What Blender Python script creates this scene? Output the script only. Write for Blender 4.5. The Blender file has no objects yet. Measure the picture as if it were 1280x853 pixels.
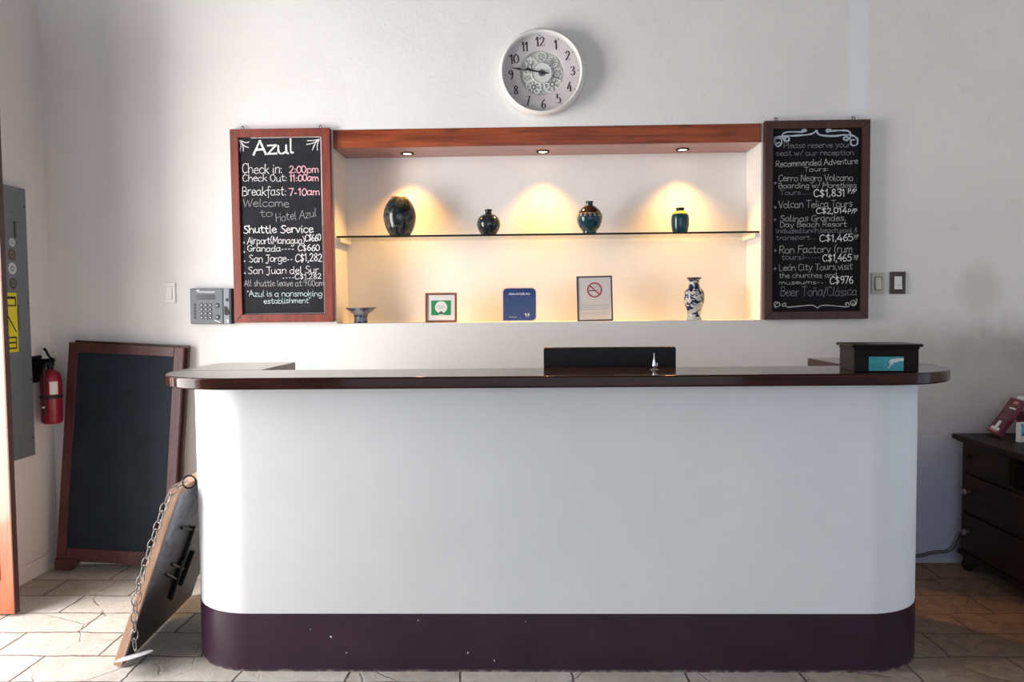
import bpy, bmesh, math, random
from mathutils import Vector, Matrix
random.seed(7)
SC = bpy.context.scene
COL = SC.collection
PI = math.pi

# ------------------------------------------------------------------ camera, world, large lights, exposure
cam = bpy.data.cameras.new('camera')
cam.sensor_width = 36.0
cam.lens = 950.0 / 1280.0 * 36.0
cam.clip_start = 0.05
cam_o = bpy.data.objects.new('camera', cam)
COL.objects.link(cam_o)
YAW, PITCH, ROLL = -0.0249, -0.0465, 0.0096
def cam_ray(x3, z3):
    cr, sr = math.cos(ROLL), math.sin(ROLL)
    x = x3 * cr + z3 * sr; z2 = -x3 * sr + z3 * cr
    cp, sp = math.cos(PITCH), math.sin(PITCH)
    y = cp - z2 * sp; z = sp + z2 * cp
    cy, sy = math.cos(YAW), math.sin(YAW)
    return Vector((x * cy + y * sy, -x * sy + y * cy, z))
f0 = cam_ray(0, 0); rx = (cam_ray(1, 0) - f0).normalized(); uz = (cam_ray(0, 1) - f0).normalized()
m = Matrix.Identity(4)
for i in range(3):
    m[i][0] = rx[i]; m[i][1] = uz[i]; m[i][2] = -f0.normalized()[i]
m.translation = Vector((0, -3.9135, 1.3461))
cam_o.matrix_world = m
SC.camera = cam_o

world = bpy.data.worlds.new('world'); SC.world = world
world.use_nodes = True
bg = world.node_tree.nodes['Background']
bg.inputs['Color'].default_value = (0.80, 0.89, 1.0, 1)
bg.inputs['Strength'].default_value = 0.25

def area_light(name, loc, rot, sx, sy, energy, color, spread=180):
    d = bpy.data.lights.new(name, 'AREA'); d.shape = 'RECTANGLE'
    d.size = sx; d.size_y = sy; d.energy = energy; d.color = color; d.spread = math.radians(spread)
    o = bpy.data.objects.new(name, d); COL.objects.link(o)
    o.location = loc; o.rotation_euler = rot
    return o
# daylight: soft frontal fill added behind the camera, the street doorway on the left, a doorway on the right
area_light('front_fill', (0.1, -7.4, 1.75), (PI / 2, 0, 0), 4.6, 2.8, 66, (0.72, 0.85, 1.0))
area_light('street_door_daylight', (-3.25, -1.75, 1.35), (0, -PI / 2, 0), 2.6, 1.6, 200, (1.0, 0.975, 0.955))
area_light('side_door_daylight', (3.2, -1.9, 1.1), (0, PI / 2, 0), 2.0, 0.85, 9, (0.62, 0.76, 1.0))

SC.view_settings.view_transform = 'Standard'
SC.view_settings.look = 'None'
SC.view_settings.gamma = 1.0
SC.view_settings.use_curve_mapping = False
SC.view_settings.exposure = 0.08

# ------------------------------------------------------------------ materials
MATS = {}
def nt(name):
    mt = bpy.data.materials.new(name); mt.use_nodes = True
    t = mt.node_tree; b = t.nodes['Principled BSDF']
    MATS[name] = mt
    return mt, t, b
def L(t, a, b): t.links.new(a, b)
def node(t, kind, **kw):
    n = t.nodes.new(kind)
    for k, v in kw.items():
        if k in n.inputs: n.inputs[k].default_value = v
        else: setattr(n, k, v)
    return n
def c4(c): return (c[0], c[1], c[2], 1)
def coords(t, scale=(1, 1, 1), kind='Object'):
    tc = t.nodes.new('ShaderNodeTexCoord'); mp = t.nodes.new('ShaderNodeMapping')
    mp.inputs['Scale'].default_value = scale
    L(t, tc.outputs[kind], mp.inputs['Vector'])
    return mp.outputs['Vector']
def ramp(t, fac, stops):
    r = t.nodes.new('ShaderNodeValToRGB')
    els = r.color_ramp.elements
    while len(els) < len(stops): els.new(0.5)
    for e, (p, c) in zip(els, stops):
        e.position = p; e.color = c4(c)
    L(t, fac, r.inputs['Fac'])
    return r.outputs['Color']
def mixc(t, fac, a, b):
    n = t.nodes.new('ShaderNodeMix'); n.data_type = 'RGBA'
    if isinstance(fac, float): n.inputs[0].default_value = fac
    else: L(t, fac, n.inputs[0])
    for s, v in ((6, a), (7, b)):
        if isinstance(v, tuple): n.inputs[s].default_value = c4(v)
        else: L(t, v, n.inputs[s])
    return n.outputs[2]
def bump(t, b, h, strength, dist=0.01):
    n = t.nodes.new('ShaderNodeBump'); n.inputs['Strength'].default_value = strength; n.inputs['Distance'].default_value = dist
    L(t, h, n.inputs['Height']); L(t, n.outputs['Normal'], b.inputs['Normal'])
def math_n(t, op, a, b=None):
    n = t.nodes.new('ShaderNodeMath'); n.operation = op
    for i, v in enumerate((a, b)):
        if v is None: continue
        if isinstance(v, (int, float)): n.inputs[i].default_value = v
        else: L(t, v, n.inputs[i])
    return n.outputs[0]

def plain(name, col, rough=0.5, metal=0.0, spec=0.5, var=0.06, scale=30, bmp=0.0):
    mt, t, b = nt(name)
    v = coords(t)
    n = node(t, 'ShaderNodeTexNoise', Scale=scale, Detail=3.0); L(t, v, n.inputs['Vector'])
    lo = tuple(max(0, c * (1 - var)) for c in col); hi = tuple(min(1, c * (1 + var)) for c in col)
    L(t, ramp(t, n.outputs['Fac'], [(0.3, lo), (0.7, hi)]), b.inputs['Base Color'])
    b.inputs['Roughness'].default_value = rough; b.inputs['Metallic'].default_value = metal
    b.inputs['Specular IOR Level'].default_value = spec
    if bmp: bump(t, b, n.outputs['Fac'], bmp, 0.004)
    return mt
def wood(name, dark, light, scale=(2, 30, 30), rough=0.3, coat=0.0, knots=False, spec=0.5, bmp=0.06):
    mt, t, b = nt(name)
    v = coords(t, scale)
    n = node(t, 'ShaderNodeTexNoise', Scale=1.6, Detail=6.0, Distortion=0.7); L(t, v, n.inputs['Vector'])
    c = ramp(t, n.outputs['Fac'], [(0.3, dark), (0.68, light)])
    if knots:
        v2 = coords(t, (3.4, 9, 9))
        vo = node(t, 'ShaderNodeTexVoronoi', Scale=1.0); L(t, v2, vo.inputs['Vector'])
        k = ramp(t, vo.outputs['Distance'], [(0.06, (1, 1, 1)), (0.2, (0, 0, 0))])
        c = mixc(t, math_n(t, 'MULTIPLY', k, 0.75), c, tuple(x * 0.25 for x in dark))
    L(t, c, b.inputs['Base Color'])
    b.inputs['Roughness'].default_value = rough; b.inputs['Coat Weight'].default_value = coat; b.inputs['Coat Roughness'].default_value = 0.06
    b.inputs['Specular IOR Level'].default_value = spec
    if bmp: bump(t, b, n.outputs['Fac'], bmp, 0.003)
    return mt

# plaster of the back wall: off-white limewash with a repainted strip, older paint with painted-in shade and bluish daylight below, smudges and grain
def plaster(name, base, back=False, rough_h=0.22):
    mt, t, b = nt(name)
    v = coords(t)
    n1 = node(t, 'ShaderNodeTexNoise', Scale=1.3, Detail=5.0, Roughness=0.6); L(t, v, n1.inputs['Vector'])
    n2 = node(t, 'ShaderNodeTexNoise', Scale=9.0, Detail=6.0, Roughness=0.65); L(t, v, n2.inputs['Vector'])
    lo = tuple(x * 0.94 for x in base); hi = tuple(min(1, x * 1.03) for x in base)
    col = ramp(t, n1.outputs['Fac'], [(0.32, lo), (0.68, hi)])
    if back:
        sep = t.nodes.new('ShaderNodeSeparateXYZ'); tc = t.nodes.new('ShaderNodeTexCoord'); L(t, tc.outputs['Object'], sep.inputs[0])
        X, Z = sep.outputs['X'], sep.outputs['Z']
        wob = math_n(t, 'MULTIPLY', math_n(t, 'SUBTRACT', n2.outputs['Fac'], 0.5), 0.16)
        def soft(x, e, w):     # smooth 0..1 step of x at e
            mr = t.nodes.new('ShaderNodeMapRange'); mr.interpolation_type = 'SMOOTHSTEP'
            mr.inputs['From Min'].default_value = e - w; mr.inputs['From Max'].default_value = e + w
            L(t, x, mr.inputs['Value']); return mr.outputs[0]
        Xw = math_n(t, 'ADD', X, math_n(t, 'MULTIPLY', wob, 0.35)); Zw = math_n(t, 'ADD', Z, wob)
        strip = math_n(t, 'MULTIPLY', math_n(t, 'SUBTRACT', soft(Xw, 1.605, 0.012), soft(Xw, 1.70, 0.012)), soft(Zw, 2.28, 0.05))
        col = mixc(t, math_n(t, 'MULTIPLY', strip, 0.8), col, (0.84, 0.90, 0.93))
        # older, duller paint low on the right, deepened with painted shade
        dado_shade = math_n(t, 'MULTIPLY', math_n(t, 'SUBTRACT', 1.0, soft(Zw, 1.20, 0.12)), soft(Xw, 1.55, 0.3))
        patch = math_n(t, 'MULTIPLY', dado_shade, ramp_f(t, n1.outputs['Fac'], 0.30, 0.62, 0.55, 1.0))
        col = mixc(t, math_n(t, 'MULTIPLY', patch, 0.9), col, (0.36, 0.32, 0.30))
        # bluish side daylight painted in at the very bottom by the chest
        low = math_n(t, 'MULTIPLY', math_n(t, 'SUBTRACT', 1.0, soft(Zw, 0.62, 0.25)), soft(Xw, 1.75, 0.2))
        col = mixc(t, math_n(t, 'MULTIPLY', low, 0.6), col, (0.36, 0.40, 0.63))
        # brown smudge and small scuffs
        dx = math_n(t, 'MULTIPLY', math_n(t, 'SUBTRACT', Xw, 2.27), 7.0); dz = math_n(t, 'MULTIPLY', math_n(t, 'SUBTRACT', Zw, 1.40), 6.0)
        rr = math_n(t, 'ADD', math_n(t, 'MULTIPLY', dx, dx), math_n(t, 'MULTIPLY', dz, dz))
        sm = math_n(t, 'SUBTRACT', 1.0, soft(rr, 0.5, 0.5))
        col = mixc(t, math_n(t, 'MULTIPLY', sm, 0.3), col, (0.42, 0.36, 0.27))
        sc = math_n(t, 'MULTIPLY', ramp_f(t, n2.outputs['Fac'], 0.60, 0.72, 0.0, 1.0), soft(X, 1.75, 0.3))
        col = mixc(t, math_n(t, 'MULTIPLY', sc, 0.16), col, (0.36, 0.33, 0.31))
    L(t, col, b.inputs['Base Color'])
    b.inputs['Roughness'].default_value = 0.85; b.inputs['Specular IOR Level'].default_value = 0.2
    n3 = node(t, 'ShaderNodeTexNoise', Scale=55.0, Detail=4.0); L(t, v, n3.inputs['Vector'])
    h = math_n(t, 'ADD', math_n(t, 'MULTIPLY', n2.outputs['Fac'], 1.0), math_n(t, 'MULTIPLY', n3.outputs['Fac'], 0.25))
    bump(t, b, h, rough_h, 0.012)
    return mt
def ramp_f(t, x, a, b, lo, hi):
    mr = t.nodes.new('ShaderNodeMapRange')
    mr.inputs['From Min'].default_value = a; mr.inputs['From Max'].default_value = b
    mr.inputs['To Min'].default_value = lo; mr.inputs['To Max'].default_value = hi
    L(t, x, mr.inputs['Value']); return mr.outputs[0]

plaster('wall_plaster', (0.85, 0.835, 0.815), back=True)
plaster('side_plaster', (0.80, 0.78, 0.77))
plaster('counter_plaster', (0.83, 0.84, 0.84), rough_h=0.07)
plain('groove', (0.30, 0.26, 0.24), 0.9)

def stone_floor():
    mt, t, b = nt('stone_floor')
    tc = t.nodes.new('ShaderNodeTexCoord')
    nd = node(t, 'ShaderNodeTexNoise', Scale=3.4, Detail=6.0, Roughness=0.62); L(t, tc.outputs['Object'], nd.inputs['Vector'])
    sub = t.nodes.new('ShaderNodeVectorMath'); sub.operation = 'SUBTRACT'; L(t, nd.outputs['Color'], sub.inputs[0]); sub.inputs[1].default_value = (0.5, 0.5, 0.5)
    scl = t.nodes.new('ShaderNodeVectorMath'); scl.operation = 'SCALE'; L(t, sub.outputs[0], scl.inputs[0]); scl.inputs['Scale'].default_value = 0.055
    add = t.nodes.new('ShaderNodeVectorMath'); add.operation = 'ADD'; L(t, tc.outputs['Object'], add.inputs[0]); L(t, scl.outputs[0], add.inputs[1])
    mp = t.nodes.new('ShaderNodeMapping'); mp.inputs['Location'].default_value = (0.06, 0.03, 0); L(t, add.outputs[0], mp.inputs['Vector'])
    br = t.nodes.new('ShaderNodeTexBrick')
    for k, v in (('Scale', 1.0), ('Brick Width', 0.41), ('Row Height', 0.205), ('Mortar Size', 0.0055), ('Mortar Smooth', 0.6), ('Bias', 0.0)):
        br.inputs[k].default_value = v
    br.inputs['Color1'].default_value = (0.41, 0.365, 0.32, 1); br.inputs['Color2'].default_value = (0.55, 0.515, 0.475, 1)
    br.inputs['Mortar'].default_value = (0.16, 0.13, 0.11, 1)
    L(t, mp.outputs['Vector'], br.inputs['Vector'])
    n1 = node(t, 'ShaderNodeTexNoise', Scale=3.2, Detail=8.0, Roughness=0.7); L(t, tc.outputs['Object'], n1.inputs['Vector'])
    n2 = node(t, 'ShaderNodeTexNoise', Scale=22.0, Detail=7.0, Roughness=0.7); L(t, tc.outputs['Object'], n2.inputs['Vector'])
    c = mixc(t, ramp_f(t, n1.outputs['Fac'], 0.42, 0.64, 0.0, 0.55), br.outputs['Color'], (0.62, 0.59, 0.56))
    c = mixc(t, ramp_f(t, n2.outputs['Fac'], 0.52, 0.74, 0.0, 0.45), c, (0.25, 0.19, 0.145))
    # hairline cracks
    mu = node(t, 'ShaderNodeTexVoronoi', Scale=3.1, feature='DISTANCE_TO_EDGE'); L(t, add.outputs[0], mu.inputs['Vector'])
    cr = math_n(t, 'SUBTRACT', 1.0, ramp_f(t, mu.outputs['Distance'], 0.0, 0.012, 0.0, 1.0))
    cr = math_n(t, 'MULTIPLY', cr, ramp_f(t, n1.outputs['Fac'], 0.45, 0.55, 0.0, 0.7))
    c = mixc(t, cr, c, (0.15, 0.11, 0.09))
    # stones turn browner towards the chest side
    sp = t.nodes.new('ShaderNodeSeparateXYZ'); L(t, tc.outputs['Object'], sp.inputs[0])
    xw = math_n(t, 'ADD', math_n(t, 'ADD', sp.outputs['X'], math_n(t, 'MULTIPLY', sp.outputs['Y'], 0.55)), math_n(t, 'MULTIPLY', n1.outputs['Fac'], 1.2))
    brown = ramp_f(t, xw, 0.45, 1.6, 0.0, 0.88)
    c = mixc(t, brown, c, mixc(t, ramp_f(t, n2.outputs['Fac'], 0.35, 0.62, 0.0, 1.0), (0.31, 0.175, 0.095), (0.15, 0.082, 0.048)))
    c = mixc(t, math_n(t, 'MULTIPLY', br.outputs['Fac'], 0.8), c, (0.10, 0.075, 0.06))
    L(t, c, b.inputs['Base Color'])
    b.inputs['Roughness'].default_value = 0.62; b.inputs['Specular IOR Level'].default_value = 0.4
    h = math_n(t, 'SUBTRACT', math_n(t, 'MULTIPLY', n2.outputs['Fac'], 0.5), math_n(t, 'MULTIPLY', br.outputs['Fac'], 1.4))
    h = math_n(t, 'ADD', h, math_n(t, 'MULTIPLY', n1.outputs['Fac'], 1.0))
    h = math_n(t, 'SUBTRACT', h, cr)
    bump(t, b, h, 0.55, 0.012)
    return mt
stone_floor()

def plinth_paint():
    mt, t, b = nt('plum_paint')
    v = coords(t)
    n = node(t, 'ShaderNodeTexNoise', Scale=6.0, Detail=5.0); L(t, v, n.inputs['Vector'])
    c = ramp(t, n.outputs['Fac'], [(0.3, (0.027, 0.008, 0.021)), (0.75, (0.042, 0.014, 0.035))])
    n2 = node(t, 'ShaderNodeTexNoise', Scale=34.0, Detail=2.0); L(t, v, n2.inputs['Vector'])
    chip = ramp_f(t, n2.outputs['Fac'], 0.765, 0.775, 0.0, 1.0)
    sep = t.nodes.new('ShaderNodeSeparateXYZ'); L(t, v, sep.inputs[0])
    c = mixc(t, chip, c, (0.78, 0.76, 0.74))
    edge = math_n(t, 'MULTIPLY', ramp_f(t, sep.outputs['Z'], 0.001, 0.011, 0.9, 0.0), ramp_f(t, n2.outputs['Fac'], 0.42, 0.66, 0.1, 0.7))
    c = mixc(t, edge, c, (0.50, 0.45, 0.42))
    L(t, c, b.inputs['Base Color'])
    b.inputs['Roughness'].default_value = 0.33
    bump(t, b, n.outputs['Fac'], 0.12, 0.01)
plinth_paint()

wood('worktop_wood', (0.018, 0.006, 0.005), (0.052, 0.014, 0.010), (1.5, 22, 30), 0.10, 0.0, spec=0.22, bmp=0.0)
wood('lintel_wood', (0.16, 0.026, 0.008), (0.38, 0.078, 0.018), (2.2, 26, 30), 0.28, 0.4, knots=True)
wood('door_wood', (0.30, 0.058, 0.020), (0.46, 0.11, 0.045), (30, 30, 2), 0.28, 0.3)
wood('red_frame_wood', (0.16, 0.026, 0.014), (0.26, 0.05, 0.028), (24, 24, 3), 0.45)
wood('dark_frame_wood', (0.040, 0.012, 0.009), (0.070, 0.022, 0.015), (24, 24, 3), 0.42)
wood('aframe_wood', (0.048, 0.014, 0.015), (0.098, 0.030, 0.030), (24, 24, 3), 0.40)
wood('chest_wood', (0.012, 0.006, 0.005), (0.030, 0.014, 0.012), (3, 3, 20), 0.42, spec=0.12)
wood('box_wood', (0.006, 0.003, 0.003), (0.014, 0.007, 0.006), (5, 20, 20), 0.3, 0.0, spec=0.12)
wood('ceiling_wood', (0.09, 0.05, 0.03), (0.17, 0.10, 0.06), (2, 20, 20), 0.6)
wood('knob_wood', (0.12, 0.07, 0.06), (0.20, 0.13, 0.11), (20, 20, 20), 0.4)
wood('plank_wood', (0.32, 0.18, 0.11), (0.54, 0.34, 0.23), (20, 20, 3), 0.6)
wood('photo_frame_wood', (0.16, 0.055, 0.025), (0.27, 0.11, 0.055), (20, 20, 20), 0.4)
plain('slate', (0.018, 0.019, 0.024), 0.7, spec=0.2, var=0.25, scale=14)
plain('slate_dusty', (0.014, 0.021, 0.031), 0.6, spec=0.2, var=0.2, scale=7)
plain('slate_black', (0.008, 0.008, 0.010), 0.7, spec=0.15, var=0.25, scale=14)
def chalk(name, c): plain(name, c, 0.95, var=0.22, scale=220, spec=0.1)
chalk('chalk_white', (0.82, 0.80, 0.80)); chalk('chalk_pink', (0.88, 0.46, 0.52)); chalk('chalk_grey', (0.47, 0.46, 0.46))
chalk('chalk_teal', (0.58, 0.72, 0.74)); chalk('chalk_faint', (0.25, 0.27, 0.28)); chalk('chalk_blue', (0.46, 0.53, 0.60))
plain('white_plastic', (0.80, 0.79, 0.77), 0.35, var=0.02)
plain('white_paint', (0.80, 0.80, 0.78), 0.4, var=0.02)
plain('clock_rim', (0.80, 0.79, 0.77), 0.22, var=0.02)
plain('clock_dial', (0.66, 0.61, 0.62), 0.5, var=0.02)
plain('clock_recess', (0.53, 0.54, 0.52), 0.6, var=0.04)
plain('clock_gear', (0.78, 0.79, 0.76), 0.4, var=0.02)
plain('clock_ink', (0.035, 0.022, 0.025), 0.5)
plain('cream_plastic', (0.52, 0.49, 0.40), 0.4, var=0.03)
plain('cream_light', (0.62, 0.60, 0.52), 0.35, var=0.03)
plain('brown_plastic', (0.055, 0.042, 0.032), 0.35, var=0.1)
plain('dark_gap', (0.02, 0.018, 0.017), 0.8)
plain('black_plastic', (0.007, 0.007, 0.008), 0.45, spec=0.2, var=0.15)
plain('black_rubber', (0.012, 0.012, 0.013), 0.6)
plain('screen_black', (0.006, 0.006, 0.007), 0.12)
plain('iron', (0.018, 0.017, 0.018), 0.45, 0.6, var=0.2)
plain('steel', (0.55, 0.55, 0.55), 0.28, 1.0)
plain('bright_steel', (0.75, 0.75, 0.76), 0.14, 1.0)
plain('chain_steel', (0.22, 0.205, 0.195), 0.5, 0.7, var=0.2)
plain('disc_metal', (0.62, 0.64, 0.66), 0.45, 0.3)
plain('device_grey', (0.13, 0.145, 0.165), 0.42, 0.1)
plain('device_light', (0.24, 0.26, 0.30), 0.4, 0.1)
plain('device_dark', (0.045, 0.048, 0.058), 0.35)
plain('device_lcd', (0.060, 0.068, 0.080), 0.2)
plain('key_top', (0.50, 0.52, 0.55), 0.4)
plain('panel_grey', (0.17, 0.20, 0.225), 0.5, 0.1)
plain('panel_dark', (0.10, 0.115, 0.13), 0.6)
plain('sticker_yellow', (0.80, 0.72, 0.02), 0.5, var=0.02)
plain('sticker_white', (0.62, 0.66, 0.68), 0.5)
plain('sticker_brown', (0.10, 0.075, 0.05), 0.5)
plain('print_black', (0.02, 0.02, 0.02), 0.6)
plain('extinguisher_red', (0.26, 0.008, 0.026), 0.3, var=0.08)
plain('paper', (0.80, 0.78, 0.76), 0.7, var=0.02)
plain('paper_warm', (0.72, 0.68, 0.66), 0.7, var=0.02)
plain('print_green', (0.012, 0.27, 0.085), 0.5, var=0.04)
plain('print_grey', (0.46, 0.45, 0.44), 0.7)
plain('print_red', (0.46, 0.012, 0.035), 0.5)
plain('plaque_blue', (0.012, 0.030, 0.16), 0.10, var=0.1, scale=12)
plain('plaque_white', (0.80, 0.82, 0.86), 0.5)
plain('plaque_dim', (0.28, 0.34, 0.50), 0.5)
plain('sign_border', (0.020, 0.016, 0.045), 0.35)
plain('teal_card', (0.030, 0.30, 0.34), 0.5, var=0.06)
plain('teal_ink', (0.015, 0.16, 0.20), 0.5)
plain('hand_print', (0.62, 0.66, 0.66), 0.5)
plain('red_card', (0.13, 0.008, 0.016), 0.3, var=0.2, scale=40)
plain('red_card_dark', (0.085, 0.012, 0.018), 0.3, var=0.2, scale=40)
plain('red_ink', (0.55, 0.22, 0.24), 0.5)
plain('carton_pink', (0.50, 0.10, 0.13), 0.5)
plain('sky_print', (0.16, 0.42, 0.60), 0.5, var=0.4, scale=60)
plain('figure_print', (0.10, 0.14, 0.13), 0.5)
plain('cable_paint', (0.10, 0.09, 0.11), 0.7)
plain('edge_glass', (0.006, 0.010, 0.009), 0.4, spec=0.2)

def translucent_clear(name, tint, amount):
    mt = bpy.data.materials.new(name); mt.use_nodes = True; MATS[name] = mt
    t = mt.node_tree; t.nodes.remove(t.nodes['Principled BSDF']); out = t.nodes['Material Output']
    tr = node(t, 'ShaderNodeBsdfTransparent', Color=c4(tint)); gl = node(t, 'ShaderNodeBsdfGlossy', Roughness=0.03)
    fr = node(t, 'ShaderNodeFresnel', IOR=amount); mx = t.nodes.new('ShaderNodeMixShader')
    ge = t.nodes.new('ShaderNodeNewGeometry'); L(t, math_n(t, 'ADD', math_n(t, 'MULTIPLY', ge.outputs['Backfacing'], 1 / amount - amount), amount), fr.inputs['IOR'])
    L(t, fr.outputs[0], mx.inputs[0]); L(t, tr.outputs[0], mx.inputs[1]); L(t, gl.outputs[0], mx.inputs[2]); L(t, mx.outputs[0], out.inputs['Surface'])
translucent_clear('shelf_glass', (0.93, 0.97, 0.95), 1.35)
translucent_clear('clear_acrylic', (0.95, 0.96, 0.97), 1.3)
translucent_clear('clock_glass', (0.98, 0.98, 0.98), 1.25)

def emit(name, col, s):
    mt = bpy.data.materials.new(name); mt.use_nodes = True; MATS[name] = mt
    b = mt.node_tree.nodes['Principled BSDF']
    b.inputs['Base Color'].default_value = c4(col); b.inputs['Emission Color'].default_value = c4(col); b.inputs['Emission Strength'].default_value = s
emit('halogen', (1.0, 0.78, 0.52), 9.0)

def glaze(name, stops, scale, detail=4.0, rough=0.1, dist=0.6, spec=0.5):
    mt, t, b = nt(name)
    v = coords(t)
    n = node(t, 'ShaderNodeTexNoise', Scale=scale, Detail=detail, Distortion=dist); L(t, v, n.inputs['Vector'])
    L(t, ramp(t, n.outputs['Fac'], stops), b.inputs['Base Color'])
    b.inputs['Roughness'].default_value = rough; b.inputs['Specular IOR Level'].default_value = spec
glaze('speckled_glaze', [(0.36, (0.008, 0.010, 0.010)), (0.50, (0.020, 0.028, 0.030)), (0.62, (0.060, 0.062, 0.060)), (0.74, (0.22, 0.17, 0.12))], 26, 6.0, 0.12, 1.2)
glaze('rim_glaze', [(0.3, (0.10, 0.07, 0.03)), (0.7, (0.30, 0.20, 0.06))], 30)
glaze('dark_blue_glaze', [(0.36, (0.006, 0.008, 0.010)), (0.58, (0.022, 0.034, 0.044)), (0.75, (0.09, 0.11, 0.13))], 55, 6.0, 0.12, 0.8)
glaze('black_glaze', [(0.3, (0.006, 0.005, 0.005)), (0.7, (0.015, 0.012, 0.012))], 30)
glaze('teal_glaze', [(0.3, (0.006, 0.038, 0.060)), (0.7, (0.010, 0.058, 0.082))], 30)
glaze('brown_glaze', [(0.3, (0.014, 0.010, 0.009)), (0.7, (0.030, 0.018, 0.014))], 30)
glaze('cream_glaze', [(0.3, (0.50, 0.38, 0.24)), (0.7, (0.62, 0.50, 0.34))], 30)
glaze('green_glaze', [(0.3, (0.22, 0.26, 0.05)), (0.7, (0.34, 0.36, 0.09))], 30)
glaze('blue_white_glaze', [(0.485, (0.62, 0.63, 0.58)), (0.515, (0.014, 0.024, 0.10)), (0.80, (0.006, 0.012, 0.060))], 44, 2.5, 0.12, 0.9)
glaze('porcelain', [(0.3, (0.55, 0.56, 0.53)), (0.7, (0.64, 0.65, 0.62))], 30)
glaze('porcelain_dull', [(0.3, (0.28, 0.29, 0.30)), (0.7, (0.36, 0.37, 0.37))], 30)
glaze('bowl_foot_glaze', [(0.47, (0.24, 0.26, 0.30)), (0.54, (0.030, 0.045, 0.11))], 90, 2.0, 0.15)
glaze('cobalt', [(0.3, (0.010, 0.016, 0.06)), (0.7, (0.018, 0.028, 0.09))], 30)
glaze('rim_brown', [(0.3, (0.06, 0.045, 0.05)), (0.7, (0.10, 0.075, 0.07))], 30)

def sign_paint():
    mt, t, b = nt('sign_paint')
    v = coords(t, (1, 3, 6))
    n = node(t, 'ShaderNodeTexNoise', Scale=2.2, Detail=6.0, Distortion=1.0); L(t, v, n.inputs['Vector'])
    sep = t.nodes.new('ShaderNodeSeparateXYZ'); L(t, coords(t), sep.inputs[0])
    up = ramp_f(t, sep.outputs['Z'], 0.25, 0.62, 0.0, 1.0)
    c = mixc(t, up, ramp(t, n.outputs['Fac'], [(0.35, (0.016, 0.015, 0.018)), (0.7, (0.055, 0.05, 0.05))]),
             ramp(t, n.outputs['Fac'], [(0.35, (0.17, 0.20, 0.28)), (0.65, (0.50, 0.54, 0.62))]))
    L(t, c, b.inputs['Base Color']); b.inputs['Roughness'].default_value = 0.45
sign_paint()

# ------------------------------------------------------------------ mesh helpers
def new(): return bmesh.new()
def xf(vs, M): 
    for v in vs: v.co = M @ v.co
def box(bm, x0, x1, y0, y1, z0, z1, bev=0.0, seg=2):
    r = bmesh.ops.create_cube(bm, size=1.0); vs = r['verts']
    for v in vs:
        v.co = Vector(((x0 + x1) / 2 + v.co.x * (x1 - x0), (y0 + y1) / 2 + v.co.y * (y1 - y0), (z0 + z1) / 2 + v.co.z * (z1 - z0)))
    if bev > 0:
        es = list({e for v in vs for e in v.link_edges})
        bmesh.ops.bevel(bm, geom=es, offset=bev, segments=seg, affect='EDGES', profile=0.5)
def lathe(bm, prof, n=48, center=(0, 0, 0), axis='Z', cap0=True, cap1=True):
    rings = []
    cx, cy, cz = center
    for r, h in prof:
        ring = []
        for i in range(n):
            a = 2 * PI * i / n
            p = (r * math.cos(a), r * math.sin(a), h)
            if axis == 'Y': p = (p[0], -h, p[1])          # h grows towards -Y
            elif axis == 'X': p = (h, p[0], p[1])
            ring.append(bm.verts.new((p[0] + cx, p[1] + cy, p[2] + cz)))
        rings.append(ring)
    for a, b in zip(rings, rings[1:]):
        for i in range(n):
            bm.faces.new((a[i], a[(i + 1) % n], b[(i + 1) % n], b[i]))
    if cap0: bm.faces.new(list(reversed(rings[0])))
    if cap1: bm.faces.new(rings[-1])
    bmesh.ops.recalc_face_normals(bm, faces=bm.faces)
def smoothline(pts, per=6, closed=False):
    P = [Vector(p) for p in pts]
    if len(P) < 3: return P
    out = []; n = len(P); rng = range(n if closed else n - 1)
    for i in rng:
        if closed: a, b, c, d = P[(i - 1) % n], P[i], P[(i + 1) % n], P[(i + 2) % n]
        else: a, b, c, d = P[max(i - 1, 0)], P[i], P[i + 1], P[min(i + 2, n - 1)]
        for k in range(per):
            t = k / per
            out.append(0.5 * ((2 * b) + (c - a) * t + (2 * a - 5 * b + 4 * c - d) * t * t + (3 * b - a - 3 * c + d) * t ** 3))
    if not closed: out.append(P[-1])
    return out
def tube(bm, pts, r, n=10, closed=False, smooth=True, per=6):
    P = smoothline(pts, per, closed) if smooth else [Vector(p) for p in pts]
    rings = []; N = len(P); prev = None
    for i, p in enumerate(P):
        if closed: d = P[(i + 1) % N] - P[(i - 1) % N]
        else: d = P[min(i + 1, N - 1)] - P[max(i - 1, 0)]
        d.normalize()
        if prev is None:
            up = Vector((0, 0, 1)) if abs(d.z) < 0.9 else Vector((1, 0, 0))
            s = d.cross(up).normalized()
        else:
            s = (prev - d * prev.dot(d)).normalized()
        prev = s; u = s.cross(d).normalized()
        rr = r[i * (len(r) - 1) // max(N - 1, 1)] if isinstance(r, (list, tuple)) else r
        rings.append([bm.verts.new(p + (s * math.cos(2 * PI * k / n) + u * math.sin(2 * PI * k / n)) * rr) for k in range(n)])
    m_ = N if closed else N - 1
    for i in range(m_):
        a, b = rings[i], rings[(i + 1) % N]
        for k in range(n): bm.faces.new((a[k], a[(k + 1) % n], b[(k + 1) % n], b[k]))
    if not closed:
        bm.faces.new(rings[0]); bm.faces.new(list(reversed(rings[-1])))
    bmesh.ops.recalc_face_normals(bm, faces=bm.faces)
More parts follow.
